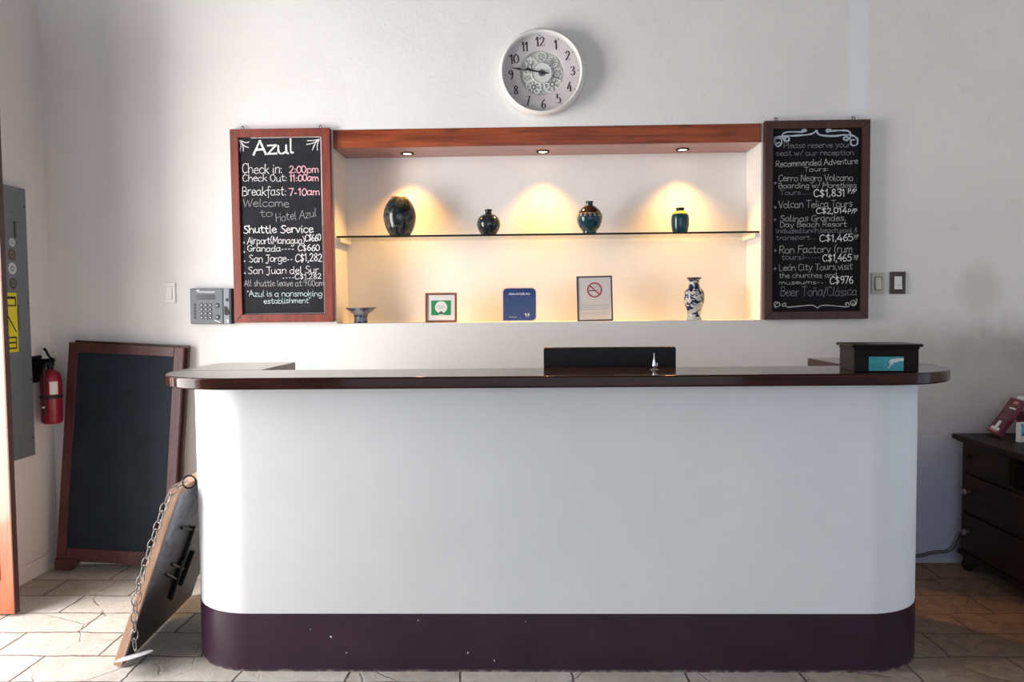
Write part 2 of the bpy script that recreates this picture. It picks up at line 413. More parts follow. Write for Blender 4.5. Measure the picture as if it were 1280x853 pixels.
def prism(bm, outline, a0, a1, plane='XY', bev=0.0, seg=2):
    """Extrude a 2-D outline: plane XY -> along Z, plane XZ -> along Y, plane YZ -> along X."""
    def P(p, h):
        return {'XY': (p[0], p[1], h), 'XZ': (p[0], h, p[1]), 'YZ': (h, p[0], p[1])}[plane]
    lo = [bm.verts.new(P(p, a0)) for p in outline]; hi = [bm.verts.new(P(p, a1)) for p in outline]
    n = len(outline); fs = []
    f0 = bm.faces.new(lo); f1 = bm.faces.new(hi)
    for i in range(n): bm.faces.new((lo[i], lo[(i + 1) % n], hi[(i + 1) % n], hi[i]))
    bmesh.ops.recalc_face_normals(bm, faces=bm.faces)
    if bev > 0:
        es = list(set(f0.edges) | set(f1.edges))
        bmesh.ops.bevel(bm, geom=es, offset=bev, segments=seg, affect='EDGES', profile=0.5)
def rrect(x0, x1, z0, z1, r, n=6, corners=(1, 1, 1, 1)):
    pts = []
    for (cx, cz, a0, on) in ((x1 - r, z1 - r, 0, corners[1]), (x0 + r, z1 - r, 90, corners[0]), (x0 + r, z0 + r, 180, corners[3]), (x1 - r, z0 + r, 270, corners[2])):
        if on:
            for k in range(n + 1):
                a = math.radians(a0 + 90 * k / n); pts.append((cx + r * math.cos(a), cz + r * math.sin(a)))
        else:
            a = math.radians(a0 + 45); pts.append((cx + r * (1 if math.cos(a) > 0 else -1), cz + r * (1 if math.sin(a) > 0 else -1)))
    return pts
def circle(cx, cz, r, n=40): return [(cx + r * math.cos(2 * PI * i / n), cz + r * math.sin(2 * PI * i / n)) for i in range(n)]

def obj(name, bm, mat, parent=None, smooth=True, angle=35, mats=None):
    me = bpy.data.meshes.new(name)
    bm.to_mesh(me); bm.free()
    for k in (mats or [mat]): me.materials.append(MATS[k])
    if smooth:
        for p in me.polygons: p.use_smooth = True
        me.set_sharp_from_angle(angle=math.radians(angle))
    o = bpy.data.objects.new(name, me); COL.objects.link(o)
    if smooth and angle <= 40:
        wn = o.modifiers.new('even_normals', 'WEIGHTED_NORMAL'); wn.keep_sharp = True; wn.weight = 80
    if parent is not None: o.parent = parent
    return o
def tag(o, label, cat, group=None):
    o['label'] = label; o['category'] = cat
    if group: o['group'] = group
    return o
def thing(name, label, cat, loc=(0, 0, 0), rot=(0, 0, 0), group=None):
    o = bpy.data.objects.new(name, None); COL.objects.link(o)
    o.location = loc; o.rotation_euler = rot; o.empty_display_size = 0.05
    return tag(o, label, cat, group)
def struct(name, bm, mat, parent=None, **kw):
    o = obj(name, bm, mat, parent, **kw)
    if parent is None: o['kind'] = 'structure'
    return o

# ------------------------------------------------------------------ handwriting: a stroke alphabet (cap height 10, x-height 6)
G = {}
def g(ch, w, s):
    G[ch] = (w, [[tuple(float(c) for c in p.split(',')) for p in st.split()] for st in s.split('|')] if s else [])
g(' ', 3.2, '')
g('a', 6.4, '5,5.2 3,6.2 .8,4.5 .6,1.6 2.4,0 4.8,1.6|5,6 4.9,1.5 6,.2')
g('b', 6, '.8,10 .8,.2|.8,3.5 2.8,6 5,4.6 5,1.4 2.8,0 .8,1')
g('c', 5.6, '5,5 3,6.2 .8,4.2 .9,1.4 3,0 5.2,1')
g('d', 6.4, '5,4.8 3,6 .8,4.4 .8,1.4 2.6,0 5,1.6|5.2,10 5,1.2 6,.1')
g('e', 5.8, '.9,3.2 5,3.8 3.6,6 1.4,5.2 .7,2.4 2.6,0 5.4,1.2')
g('f', 4.6, '5,9 3.4,10 2.2,8 2.2,-1.5 1.6,-2.8|.4,5.6 4.6,5.8')
g('g', 6, '5,5 3,6.2 .8,4.4 .9,1.6 2.8,.4 5,2|5.2,6 5,-1.5 3.2,-3.4 .8,-2.4')
g('h', 6, '.8,10 .8,0|.8,3.6 3,6 5,4.4 5.1,0')
g('i', 2.6, '1,6 1,.8 2,0|1,8.1 1.2,8.9')
g('k', 5.8, '.8,10 .8,0|4.8,6 1,2.8|2,3.4 5.2,0')
g('l', 2.8, '1,10 1,1 2.2,.1')
g('m', 8, '.6,6 .6,0|.6,4 2.2,6 3.6,4.6 3.6,0|3.6,4 5.4,6 6.8,4.6 7,0')
g('n', 6, '.7,6 .7,0|.7,4 3,6.1 4.9,4.4 5,0')
g('ñ', 6, '.7,6 .7,0|.7,4 3,6.1 4.9,4.4 5,0|.8,8.6 5,8.8')
g('o', 6, '3,6 .8,4.6 .8,1.4 3,0 5.2,1.4 5.2,4.6 3,6')
g('ó', 6, '3,6 .8,4.6 .8,1.4 3,0 5.2,1.4 5.2,4.6 3,6|2.8,8 4,9.4')
g('á', 6.4, '5,5.2 3,6.2 .8,4.5 .6,1.6 2.4,0 4.8,1.6|5,6 4.9,1.5 6,.2|2.8,8 4,9.4')
g('p', 6, '.8,6 .8,-3.5|.8,4 3,6.1 5,4.4 4.8,1.4 2.8,.2 .8,1.4')
g('r', 4.6, '.8,6 .8,0|.8,3.6 2.4,5.8 4.2,5.6')
g('s', 5.2, '4.6,5.2 2.6,6.2 1,4.8 2.6,3.2 4.5,1.6 2.8,0 .6,.8')
g('t', 4.8, '2,9 2,1.2 3.4,0 4.4,.8|.4,6.2 4.2,6.4')
g('u', 6.2, '.8,6 .8,1.6 2.4,0 4.6,1.4|4.9,6 4.9,1 5.8,0')
g('v', 5.4, '.5,6 2.6,0|2.6,0 4.9,6.2')
g('w', 7.6, '.4,6 2,0|2,0 3.6,5|3.6,5 5.2,0|5.2,0 7,6.2')
g('y', 5.8, '.6,6 2.8,1|5,6.2 2.6,-1 .8,-3.4')
g('z', 5.6, '.6,6 5,6|5,6 .6,0|.6,0 5.2,0')
g('A', 7, '0,0 3.4,10|3.4,10 6.6,0|1.2,3.6 5.6,3.8')
g('B', 6.6, '.8,10 .8,0|.8,10 4.4,9.6 4.6,6 .9,5.4|.9,5.4 5.6,4.6 5.4,.6 .8,0')
g('C', 6.4, '5.8,8.6 3.6,10 1,7.6 .8,2.6 3,0 6,1.4')
g('D', 7, '.8,10 .8,0|.8,10 5,8.6 6.2,5 4.6,1 .8,0')
g('F', 6, '.8,10 .8,0|.2,9.8 5.8,10|.8,5.4 4.6,5.6')
g('G', 7, '6,8.4 3.8,10 1,7.4 .9,2.4 3.4,0 6,1.8 6,4.4|6.2,4.4 3.6,4.4')
g('H', 7, '.8,10 .8,0|6,10 6,0|.8,5 6,5.2')
g('J', 5.6, '.6,9.8 5.4,10|3.6,10 3.6,1.2 2,-1.6 .4,-.4')
g('L', 5.4, '.8,10 .8,0|.8,0 5.2,.3')
g('M', 8.4, '.6,0 1,10|1,10 4,3|4,3 7,10|7,10 7.6,0')
g('N', 7, '.6,0 .8,10|.8,10 5.8,0|5.8,0 6,10')
g('O', 7, '3.4,10 .9,7.6 .9,2.4 3.4,0 6,2.4 6,7.6 3.4,10')
g('P', 6.2, '.8,10 .8,0|.6,9.8 4.8,9.6 5.6,7.2 4,5 .8,4.8')
g('R', 6.6, '.8,10 .8,0|.6,9.8 4.8,9.6 5.4,7.4 4,5.2 .8,5|2.4,5 6,0')
g('S', 6.2, '5.6,8.8 3.2,10 1.2,8 3,5.6 5.4,3.2 3.6,.2 .5,1.2')
g('T', 6.4, '.2,9.8 6.2,10|3.2,10 3,0')
g('V', 6.6, '.4,10 3.2,0|3.2,0 6.2,10')
g('W', 9.4, '.4,10 2.4,0|2.4,0 4.6,8|4.6,8 6.6,0|6.6,0 9,10')
g('0', 5.8, '2.8,10 .8,7.4 .8,2.4 2.8,0 5,2.4 5,7.4 2.8,10')
g('1', 4, '.8,7.8 2.4,10|2.4,10 2.4,0')
g('2', 5.8, '.9,7.8 2.6,10 4.8,8.2 4,5 .7,.2|.7,.2 5.3,.2')
g('3', 5.8, '.9,9 3,10 4.8,7.8 2.6,5.4|2.6,5.4 5,4 4.4,.8 2.4,0 .6,1.2')
g('4', 6, '4,10 .5,3|.5,3 5.6,3|4.2,6 4.2,0')
g('5', 5.8, '5,10 1.4,10|1.4,10 1,5.8|1,5.8 3.6,6.2 5.1,3.4 3.6,.2 .6,.8')
g('6', 5.8, '4.4,9.8 2,7.4 .8,3.2 2.2,.1 4.6,.8 5,3.6 3.2,5.2 1,3.4')
g('7', 5.4, '.5,10 5,10|5,10 2,0')
g('8', 5.8, '2.9,5.4 1.1,7.4 2.8,10 4.7,7.8 2.9,5.4 .8,2.8 2.8,0 5,2.6 2.9,5.4')
g('9', 5.8, '4.9,7.4 3.2,5 1,6.6 1.4,9.2 3.4,10 4.9,7.6 4.7,3 3,0')
g(':', 2.4, '1.1,4.8 1.2,5.5|1.1,.6 1.2,1.3')
g('.', 2.6, '1,0 1.2,.7')
g(',', 2.4, '1.4,.8 .7,-1.6')
g('-', 4.4, '1.1,3 3.0,3.1')
g('(', 3.4, '2.8,10.6 1,7 1,2.4 2.6,-1')
g(')', 3.4, '.6,10.6 2.4,7 2.4,2.4 .8,-1')
g('$', 6, '5,8 3,9.2 1,7.4 2.8,5.2 5,3 3,.8 .7,2|2.8,11 3,-1')
g('/', 4.6, '.4,-1 4.2,10')
g('&', 6, '5.4,1.4 2,7.6 3,9.4 4.2,8 1,3 1.6,.4 3.4,.2 5.2,3')
g('"', 3.2, '.9,10.4 .6,8.2|2.2,10.6 2,8.4')

class Ink:
    """Flat strokes of chalk or print on the X-Z plane of a board, facing -Y."""
    def __init__(s): s.bm = new(); s.k = 0
    def stroke(s, pts, w, y=0.0, mi=0, smooth=True, nib=None, jit=0.0):
        P = [Vector((p[0], 0, p[1])) for p in pts]
        if smooth and len(P) > 2: P = smoothline(P, 4)
        s.k += 1
        yy = y - 0.00001 * (s.k % 40)
        N = len(P); prev = None
        for i, p in enumerate(P):
            d = P[min(i + 1, N - 1)] - P[max(i - 1, 0)]
            if d.length < 1e-9: d = Vector((1, 0, 0))
            d.normalize()
            ww = w * (1 + random.uniform(-jit, jit))
            if nib: ww = w * (nib + (1 - nib) * abs(d.z) ** 1.3)
            q = Vector((-d.z, 0, d.x)) * ww / 2
            e = d * w * 0.35 if i == N - 1 else (-d * w * 0.35 if i == 0 else Vector())
            a = s.bm.verts.new((p.x + q.x + e.x, yy, p.z + q.z + e.z)); b = s.bm.verts.new((p.x - q.x + e.x, yy, p.z - q.z + e.z))
            if prev:
                f = s.bm.faces.new((prev[0], prev[1], b, a)); f.material_index = mi
            prev = (a, b)
    def poly(s, outline, y=0.0, mi=0):
        f = s.bm.faces.new([s.bm.verts.new((p[0], y, p[1])) for p in outline]); f.material_index = mi
        f.normal_update()
        if f.normal.y > 0: f.normal_flip()
    def rect(s, x0, x1, z0, z1, y=0.0, mi=0): s.poly([(x0, z0), (x1, z0), (x1, z1), (x0, z1)], y, mi)
    def text(s, txt, x0, x1, z0, z1, h, w, y=0.0, mi=0, jit=0.25, wob=0.35, nib=None):
        tot = sum(G[c][0] for c in txt); sx = (x1 - x0) / tot; sz = h / 10.0
        x = 0.0
        for c in txt:
            wd, sts = G[c]
            dz = random.uniform(-wob, wob) * sz; sl = random.uniform(-0.05, 0.08) if wob else 0
            for st in sts:
                pts = []
                for (px, pz) in st:
                    fx = x + px; t = fx / tot
                    pts.append((x0 + fx * sx + pz * sz * sl, z0 + (z1 - z0) * t + pz * sz + dz))
                s.stroke(pts, w, y, mi, True, nib, jit)
            x += wd

# ------------------------------------------------------------------ the room
NX0, NX1, NZ0, NZ1, ND = -1.0044, 1.1721, 1.2614, 2.2536, 0.258    # niche in the back wall
LW, RW, FRONT, CEIL = -2.513, 2.72, -6.8, 3.7
bm = new()
box(bm, LW - 0.5, NX0, 0, 0.42, -0.05, CEIL); box(bm, NX1, RW + 0.4, 0, 0.42, -0.05, CEIL)
box(bm, NX0, NX1, 0, 0.42, -0.05, NZ0); box(bm, NX0, NX1, 0, 0.42, NZ1, CEIL); box(bm, NX0, NX1, ND, 0.42, NZ0, NZ1)
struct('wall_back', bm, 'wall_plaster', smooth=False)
bm = new()
D0, D1, DH = -0.72, -2.15, 2.75                                     # street doorway in the left wall
box(bm, LW - 0.45, LW, D0, 0, -0.05, CEIL); box(bm, LW - 0.45, LW, D1, D0, DH, CEIL); box(bm, LW - 0.45, LW, FRONT, D1, -0.05, CEIL)
struct('wall_left', bm, 'side_plaster', smooth=False)
bm = new()
box(bm, RW, RW + 0.35, -1.45, 0, -0.05, CEIL); box(bm, RW, RW + 0.35, -2.35, -1.45, 2.4, CEIL); box(bm, RW, RW + 0.35, FRONT, -2.35, -0.05, CEIL)
struct('wall_right', bm, 'side_plaster', smooth=False)
bm = new(); box(bm, LW - 0.9, RW + 0.8, FRONT - 0.6, 0.42, -0.12, 0.0)
struct('floor', bm, 'stone_floor', smooth=False)
bm = new(); box(bm, LW - 0.5, RW + 0.4, FRONT, 0.42, CEIL, CEIL + 0.12)
struct('ceiling', bm, 'ceiling_wood', smooth=False)
bm = new(); box(bm, LW, LW + 0.012, -0.66, -0.001, 0.0, 0.085, 0.004)
struct('baseboard_left', bm, 'side_plaster')
# the narrow leaf of the street door, folded open towards the room
bm = new(); box(bm, -2.513, -2.279, -0.688, -0.657, 0.012, 2.72, 0.003)
door = struct('door_1', bm, 'door_wood')
bm = new(); box(bm, -2.2788, -2.2745, -0.6885, -0.6565, 0.012, 2.72, 0.001)
p = obj('door_edge', bm, 'dark_frame_wood', door)
bm = new()
for (z0, z1) in ((0.16, 0.92), (1.02, 1.86), (1.96, 2.60)): box(bm, -2.50, -2.335, -0.694, -0.686, z0, z1, 0.004)
obj('door_panel', bm, 'door_wood', door)

# ------------------------------------------------------------------ reception counter
CL, CR, CF, CB = -1.3239, 1.4834, -1.1777, -0.50
def u_outline(l, r, f, b, R, il, ir, inner_y, rc=0.0, n=14):
    pts = []
    if rc:
        for k in range(n // 2 + 1):
            a = math.radians(90 + 90 * k / (n // 2)); pts.append((l + rc + rc * math.cos(a), b - rc + rc * math.sin(a)))
    else: pts.append((l, b))
    for k in range(n + 1):
        a = math.radians(180 + 90 * k / n); pts.append((l + R + R * math.cos(a), f + R + R * math.sin(a)))
    for k in range(n + 1):
        a = math.radians(270 + 90 * k / n); pts.append((r - R + R * math.cos(a), f + R + R * math.sin(a)))
    if rc:
        for k in range(n // 2 + 1):
            a = math.radians(0 + 90 * k / (n // 2)); pts.append((r - rc + rc * math.cos(a), b - rc + rc * math.sin(a)))
    else: pts.append((r, b))
    pts += [(ir, b), (ir, inner_y), (il, inner_y), (il, b)]
    return pts
counter = thing('reception_counter', 'white plastered reception counter with rounded corners and a plum painted base', 'counter', (0.08, -0.85, 0))
o_l = Vector((0.08, -0.85, 0))
def local(pts, o): return [(p[0] - o.x, p[1] - o.y) for p in pts]
bm = new(); prism(bm, local(u_outline(CL, CR, CF, CB, 0.27, CL + 0.15, CR - 0.15, CF + 0.15), o_l), 0.217, 1.058)
obj('counter_body', bm, 'counter_plaster', counter, angle=30)
bm = new(); prism(bm, local(u_outline(CL - 0.002, CR + 0.002, CF - 0.002, CB, 0.272, CL + 0.15, CR - 0.15, CF + 0.15), o_l), 0.0, 0.217)
p = obj('base_band', bm, 'plum_paint', counter, angle=30); p['label'] = 'plum purple painted base band'
bm = new(); box(bm, CL + 0.15 - o_l.x, CR - 0.15 - o_l.x, CF + 0.15 - o_l.y, -0.58 - o_l.y, 0.735, 0.765, 0.003)
obj('desk_shelf', bm, 'worktop_wood', counter)

top = thing('counter_worktop', 'dark varnished wooden worktop with rounded ends on the white counter', 'worktop', (0.08, -0.85, 1.058))
TL_, TR_, TF = CL - 0.0961, CR + 0.0961, CF - 0.0961
SEAM, IL, IR, TB = -0.927, -1.070, 1.2348, -0.497
def arc(cx, cy, R, a0, a1, n=14): return [(cx + R * math.cos(math.radians(a0 + (a1 - a0) * k / n)), cy + R * math.sin(math.radians(a0 + (a1 - a0) * k / n))) for k in range(n + 1)]
RT = 0.34
out = [(TL_, SEAM)] + arc(TL_ + RT, TF + RT, RT, 180, 270) + arc(TR_ - RT, TF + RT, RT, 270, 360) + [(TR_, SEAM)]
bm = new(); prism(bm, local(out, o_l), 0.0, 0.042, bev=0.007, seg=3)
obj('front_slab', bm, 'worktop_wood', top, angle=40)
rc = 0.07
for (xa, xb) in ((TL_, IL), (TR_, IR)):
    if xa < xb: pts = [(xb, SEAM), (xb, TB)] + arc(xa + rc, TB - rc, rc, 90, 180, 8) + [(xa, SEAM)]
    else: pts = [(xb, SEAM), (xa, SEAM)] + arc(xa - rc, TB - rc, rc, 0, 90, 8) + [(xb, TB)]
    bm = new(); prism(bm, local(pts, o_l), 0.0, 0.042, bev=0.005, seg=2)
    obj('return_slab', bm, 'worktop_wood', top, angle=40)

# ------------------------------------------------------------------ niche: lintel, spotlights, glass shelf
bm = new(); box(bm, NX0 + 0.001, NX1 - 0.001, -0.006, ND - 0.001, 2.159, NZ1 - 0.001, 0.004)
tag(obj('lintel_beam', bm, 'lintel_wood'), 'varnished orange-brown timber beam across the top of the lit niche', 'beam')
spots = [(-0.648, 'round recessed spotlight in the beam above the speckled egg-shaped vase'),
         (0.072, 'round recessed spotlight in the middle of the beam over the niche'),
         (0.806, 'round recessed spotlight in the beam above the small green-shouldered jar')]
SPY = 0.150
for x, lab in spots:
    t_ = thing('recessed_spotlight', lab, 'spotlight', (x, SPY, 2.159), group='spotlights in the niche beam')
    bm = new(); lathe(bm, [(0.024, -0.001), (0.024, -0.004), (0.034, -0.005), (0.036, -0.002), (0.036, 0.0)], 36, cap0=False, cap1=False)
    obj('trim_ring', bm, 'black_plastic', t_)
    bm = new(); lathe(bm, [(0.001, -0.0035), (0.014, -0.0035), (0.023, -0.001), (0.0235, 0.0)], 32)
    obj('bulb', bm, 'halogen', t_)
    d = bpy.data.lights.new('spot_beam', 'SPOT'); d.energy = 54.0; d.color = (1.0, 0.48, 0.12)
    d.spot_size = math.radians(112); d.spot_blend = 1.0; d.shadow_soft_size = 0.02
    lo = bpy.data.objects.new('spot_beam', d); COL.objects.link(lo); lo.parent = t_
    lo.location = (0, 0, -0.012); lo.rotation_euler = (math.radians(-17), 0, 0)

shelf = thing('glass_shelf', 'clear glass shelf spanning the niche under the four dark vases', 'shelf', (0.084, 0.13, 1.705))
bm = new(); box(bm, -1.083, 1.083, -0.122, 0.122, 0, 0.008)
obj('glass_pane', bm, 'shelf_glass', shelf, smooth=False)
bm = new(); box(bm, -1.084, 1.084, -0.1255, -0.1222, -0.0008, 0.0090, 0.001)
p = obj('front_edge', bm, 'edge_glass', shelf); p['label'] = 'dark polished glass edge'
for sx in (-1, 1):
    bm = new(); xa = sx * 1.086; xb = sx * 1.064
    box(bm, min(xa, xb), max(xa, xb), -0.115, 0.126, -0.021, -0.0005, 0.002)
    p = obj('shelf_cleat', bm, 'white_paint', shelf); p['label'] = 'white painted wooden cleat under the glass'

# ------------------------------------------------------------------ pottery
SZ = 1.7133
def pottery(name, label, cat, x, y, z, prof, mat, n=56, group=None):
    t_ = thing(name, label, cat, (x, y, z), group=group)
    bm = new(); P = smoothline([(r, 0, h) for r, h in prof], 4)
    lathe(bm, [(max(p.x, 0.0008), p.z) for p in P], n, cap1=False)
    obj('vase_body', bm, mat, t_, angle=60)
    return t_
# egg-shaped speckled vase
t_ = pottery('egg_vase', 'speckled dark stone egg-shaped vase with a chipped golden rim on the glass shelf', 'vase', -0.685, 0.10, SZ,
             [(0.046, 0.0), (0.059, 0.018), (0.077, 0.056), (0.0860, 0.104), (0.0795, 0.146), (0.062, 0.182), (0.042, 0.206)], 'speckled_glaze')
bm = new()
lathe(bm, [(0.042, 0.2055), (0.040, 0.211), (0.035, 0.213), (0.029, 0.208), (0.026, 0.19)], 40, cap0=False, cap1=False)
for v in bm.verts:
    a = math.atan2(v.co.y, v.co.x); dip = math.exp(-((a + 1.25) / 0.42) ** 2) * 0.010
    v.co.z -= dip if v.co.z > 0.2 else 0
p = obj('vase_rim', bm, 'rim_glaze', t_, angle=60); p['label'] = 'golden brown chipped rim'
# small round bottle vase
t_ = pottery('bottle_vase', 'small round dark blue-grey vase with a short black neck on the glass shelf', 'vase', -0.217, 0.10, SZ,
             [(0.030, 0.0), (0.041, 0.010), (0.058, 0.042), (0.0615, 0.066), (0.053, 0.092), (0.036, 0.108), (0.018, 0.115)], 'dark_blue_glaze')
bm = new(); lathe(bm, [(0.018, 0.1145), (0.016, 0.122), (0.0165, 0.131), (0.0205, 0.134), (0.0205, 0.138), (0.015, 0.139), (0.013, 0.125)], 36, cap0=False, cap1=False)
p = obj('vase_neck', bm, 'black_glaze', t_, angle=50); p['label'] = 'glossy black neck'
# teal vase with scroll band
t_ = pottery('scroll_vase', 'teal globe vase with a cream wave scroll band on the glass shelf', 'vase', 0.312, 0.10, SZ,
             [(0.037, 0.0), (0.036, 0.018), (0.040, 0.024), (0.054, 0.042), (0.0665, 0.078), (0.0640, 0.103)], 'teal_glaze')
bm = new(); P = smoothline([(r, 0, h) for r, h in [(0.0640, 0.1025), (0.056, 0.122), (0.040, 0.140), (0.024, 0.151)]], 4)
lathe(bm, [(p.x, p.z) for p in P], 56, cap0=False, cap1=False)
p = obj('vase_shoulder', bm, 'brown_glaze', t_, angle=60); p['label'] = 'dark brown glazed shoulder'
bm = new(); lathe(bm, [(0.024, 0.1505), (0.018, 0.157), (0.0175, 0.165), (0.021, 0.171), (0.0225, 0.173), (0.019, 0.174), (0.014, 0.165)], 40, cap0=False, cap1=False)
p = obj('vase_neck', bm, 'teal_glaze', t_, angle=60); p['label'] = 'short teal neck'
bm = new()
def on_globe(a, h):
    # radius of the glazed body at height h
    tab = [(0.085, 0.0668), (0.095, 0.0657), (0.103, 0.0642), (0.112, 0.0606), (0.122, 0.0566)]
    for (h0, r0), (h1, r1) in zip(tab, tab[1:]):
        if h <= h1 or h1 == tab[-1][0]:
            r = r0 + (r1 - r0) * (h - h0) / (h1 - h0); break
    r += 0.0009
    return (r * math.cos(a), r * math.sin(a), h)
tube(bm, [on_globe(2 * PI * k / 60, 0.1075) for k in range(60)], 0.0013, 6, closed=True, smooth=False)
for k in range(16):
    a0 = 2 * PI * k / 16; pts = []
    for j in range(13):
        th = j * 0.62; rr = 0.0082 * (1 - j / 14.0)
        pts.append(on_globe(a0 + rr * math.cos(th + 1.4) / 0.064, 0.0975 + rr * math.sin(th + 1.4)))
    tube(bm, pts, 0.0012, 5, smooth=False)
p = obj('scroll_band', bm, 'cream_glaze', t_); p['label'] = 'cream running wave scroll'
# small green-shouldered jar
t_ = pottery('small_jar', 'small teal barrel jar with a lime green shoulder on the glass shelf', 'jar', 0.784, 0.10, SZ,
             [(0.034, 0.0), (0.038, 0.006), (0.0445, 0.035), (0.0462, 0.065), (0.0450, 0.090), (0.0405, 0.101)], 'teal_glaze')
bm = new(); lathe(bm, [(0.0405, 0.1005), (0.035, 0.110), (0.026, 0.1165), (0.021, 0.118)], 40, cap0=False, cap1=False)
p = obj('jar_shoulder', bm, 'green_glaze', t_, angle=60); p['label'] = 'lime green glazed shoulder'
bm = new(); lathe(bm, [(0.021, 0.1175), (0.0205, 0.125), (0.0235, 0.129), (0.0235, 0.134), (0.018, 0.135), (0.016, 0.125)], 36, cap0=False, cap1=False)
p = obj('jar_neck', bm, 'black_glaze', t_, angle=50); p['label'] = 'black neck'
# blue and white baluster vase on the ledge
LZ = NZ0 + 0.0004
t_ = pottery('baluster_vase', 'tall white porcelain vase painted with blue flowers on the niche ledge', 'vase', 0.855, 0.09, LZ,
             [(0.037, 0.0), (0.035, 0.012), (0.033, 0.030), (0.038, 0.055), (0.049, 0.085), (0.0535, 0.118), (0.050, 0.145), (0.036, 0.165), (0.0275, 0.180), (0.0265, 0.198), (0.031, 0.212)], 'blue_white_glaze')
bm = new(); lathe(bm, [(0.0305, 0.211), (0.036, 0.217), (0.0385, 0.2195), (0.038, 0.222), (0.030, 0.219), (0.024, 0.205)], 44, cap0=False, cap1=False)
p = obj('vase_lip', bm, 'rim_brown', t_, angle=60); p['label'] = 'dark flared lip'
bm = new(); lathe(bm, [(0.0374, 0.0002), (0.0385, 0.008), (0.0368, 0.016), (0.0355, 0.0165)], 44, cap0=False, cap1=False)
p = obj('vase_foot', bm, 'porcelain', t_, angle=60); p['label'] = 'plain white foot ring'
# footed dish
t_ = thing('footed_dish', 'small blue and white footed dish at the left end of the niche ledge', 'dish', (-0.899, 0.09, LZ))
bm = new(); lathe(bm, [(0.030, 0.040), (0.040, 0.048), (0.060, 0.064), (0.078, 0.079), (0.081, 0.080), (0.080, 0.083), (0.074, 0.079), (0.040, 0.056), (0.001, 0.050)], 56, cap0=False, cap1=False)
obj('dish_bowl', bm, 'porcelain_dull', t_, angle=40)
bm = new(); lathe(bm, [(0.037, 0.0), (0.037, 0.004), (0.0345, 0.007), (0.0345, 0.034), (0.038, 0.038), (0.036, 0.042), (0.03, 0.0415)], 48)
p = obj('dish_foot', bm, 'bowl_foot_glaze', t_, angle=40); p['label'] = 'cylindrical foot with blue scrolls'
bm = new()
for k in range(6):
    a = -PI / 2 + (k - 2.5) * 1.03
    for (da, h, w) in ((-0.26, 0.073, 0.16), (0.0, 0.066, 0.20), (0.26, 0.073, 0.16), (0.0, 0.074, 0.30)):
        pts = []
        for j in range(9):
            b_ = 2 * PI * j / 9; aa = a + da + w * math.cos(b_) * 0.8; hh = h + 0.0032 * math.sin(b_)
            r = 0.0405 + (hh - 0.048) / 0.031 * 0.038 + 0.0012
            pts.append(bm.verts.new((r * math.cos(aa), r * math.sin(aa), hh)))
        bm.faces.new(pts)
p = obj('painted_motif', bm, 'cobalt', t_, smooth=False); p['label'] = 'dark blue leaf motifs'

# ------------------------------------------------------------------ frames and plaque on the ledge (leaning back)
# framed green certificate
t_ = thing('framed_certificate', 'small brown wooden frame holding a green and white certificate on the ledge', 'picture frame', (-0.470, 0.062, LZ), (math.radians(-7), 0, 0))
w2, h = 0.083, 0.156
bm = new()
box(bm, -w2, -w2 + 0.011, -0.006, 0.008, 0, h, 0.0015); box(bm, w2 - 0.011, w2, -0.006, 0.008, 0, h, 0.0015)
box(bm, -w2 + 0.0112, w2 - 0.0112, -0.006, 0.008, 0, 0.011, 0.0015); box(bm, -w2 + 0.0112, w2 - 0.0112, -0.006, 0.008, h - 0.011, h, 0.0015)
obj('picture_frame', bm, 'photo_frame_wood', t_)
ik = Ink()
ik.rect(-w2 + 0.011, w2 - 0.011, 0.011, h - 0.011, 0.0, 0)
ik.rect(-0.052, 0.052, 0.038, 0.116, -0.0004, 1)
ik.poly(circle(0.0, 0.080, 0.032), -0.0008, 2)
for k, (wd, z) in enumerate(((0.019, 0.087), (0.022, 0.080), (0.012, 0.073))): ik.stroke([(-wd, z), (-wd * .4, z + .001), (wd * .3, z - .001), (wd, z)], 0.0028, -0.0012, 3)
ik.poly([(-0.012, 0.046), (0.012, 0.046), (0.008, 0.056), (0.0, 0.060), (-0.008, 0.056)], -0.0014, 4)
ik.stroke([(-0.012, 0.041), (0.014, 0.041)], 0.003, -0.0012, 2)
obj('certificate_sheet', ik.bm, 'paper', t_, smooth=False, mats=['paper', 'print_green', 'paper', 'print_grey', 'figure_print'])
bm = new(); box(bm, -w2 + 0.003, w2 - 0.003, 0.0082, 0.011, 0.003, h - 0.003)
obj('back_board', bm, 'print_black', t_)

# blue award plaque in clear acrylic
t_ = thing('award_plaque', 'blue rounded award plaque in clear acrylic on the niche ledge', 'plaque', (-0.058, 0.066, LZ), (math.radians(-6), 0, 0))
bm = new(); prism(bm, rrect(-0.094, 0.094, 0.0, 0.184, 0.026, 8, (1, 1, 1, 0)), 0.0, 0.010, 'XZ', 0.0015)
obj('acrylic_block', bm, 'clear_acrylic', t_)
bm = new(); prism(bm, rrect(-0.086, 0.086, 0.006, 0.176, 0.022, 8, (1, 1, 1, 0)), -0.0022, -0.0006, 'XZ')
obj('blue_panel', bm, 'plaque_blue', t_)
ik = Ink()
ik.text('Hotel and Coffe Azul', -0.055, 0.055, 0.142, 0.142, 0.010, 0.0016, -0.0026, 0, 0, 0)
PM = ['plaque_white', 'plaque_dim']
obj('plaque_title', ik.bm, 'plaque_white', t_, smooth=False, mats=PM); ik = Ink()
ik.text('9.8', 0.026, 0.052, 0.030, 0.030, 0.013, 0.0028, -0.0026, 0, 0, 0)
obj('plaque_score', ik.bm, 'plaque_white', t_, smooth=False, mats=PM); ik = Ink()
ik.text('Booking.com', -0.053, -0.012, 0.022, 0.022, 0.0075, 0.0013, -0.0026, 1, 0, 0)
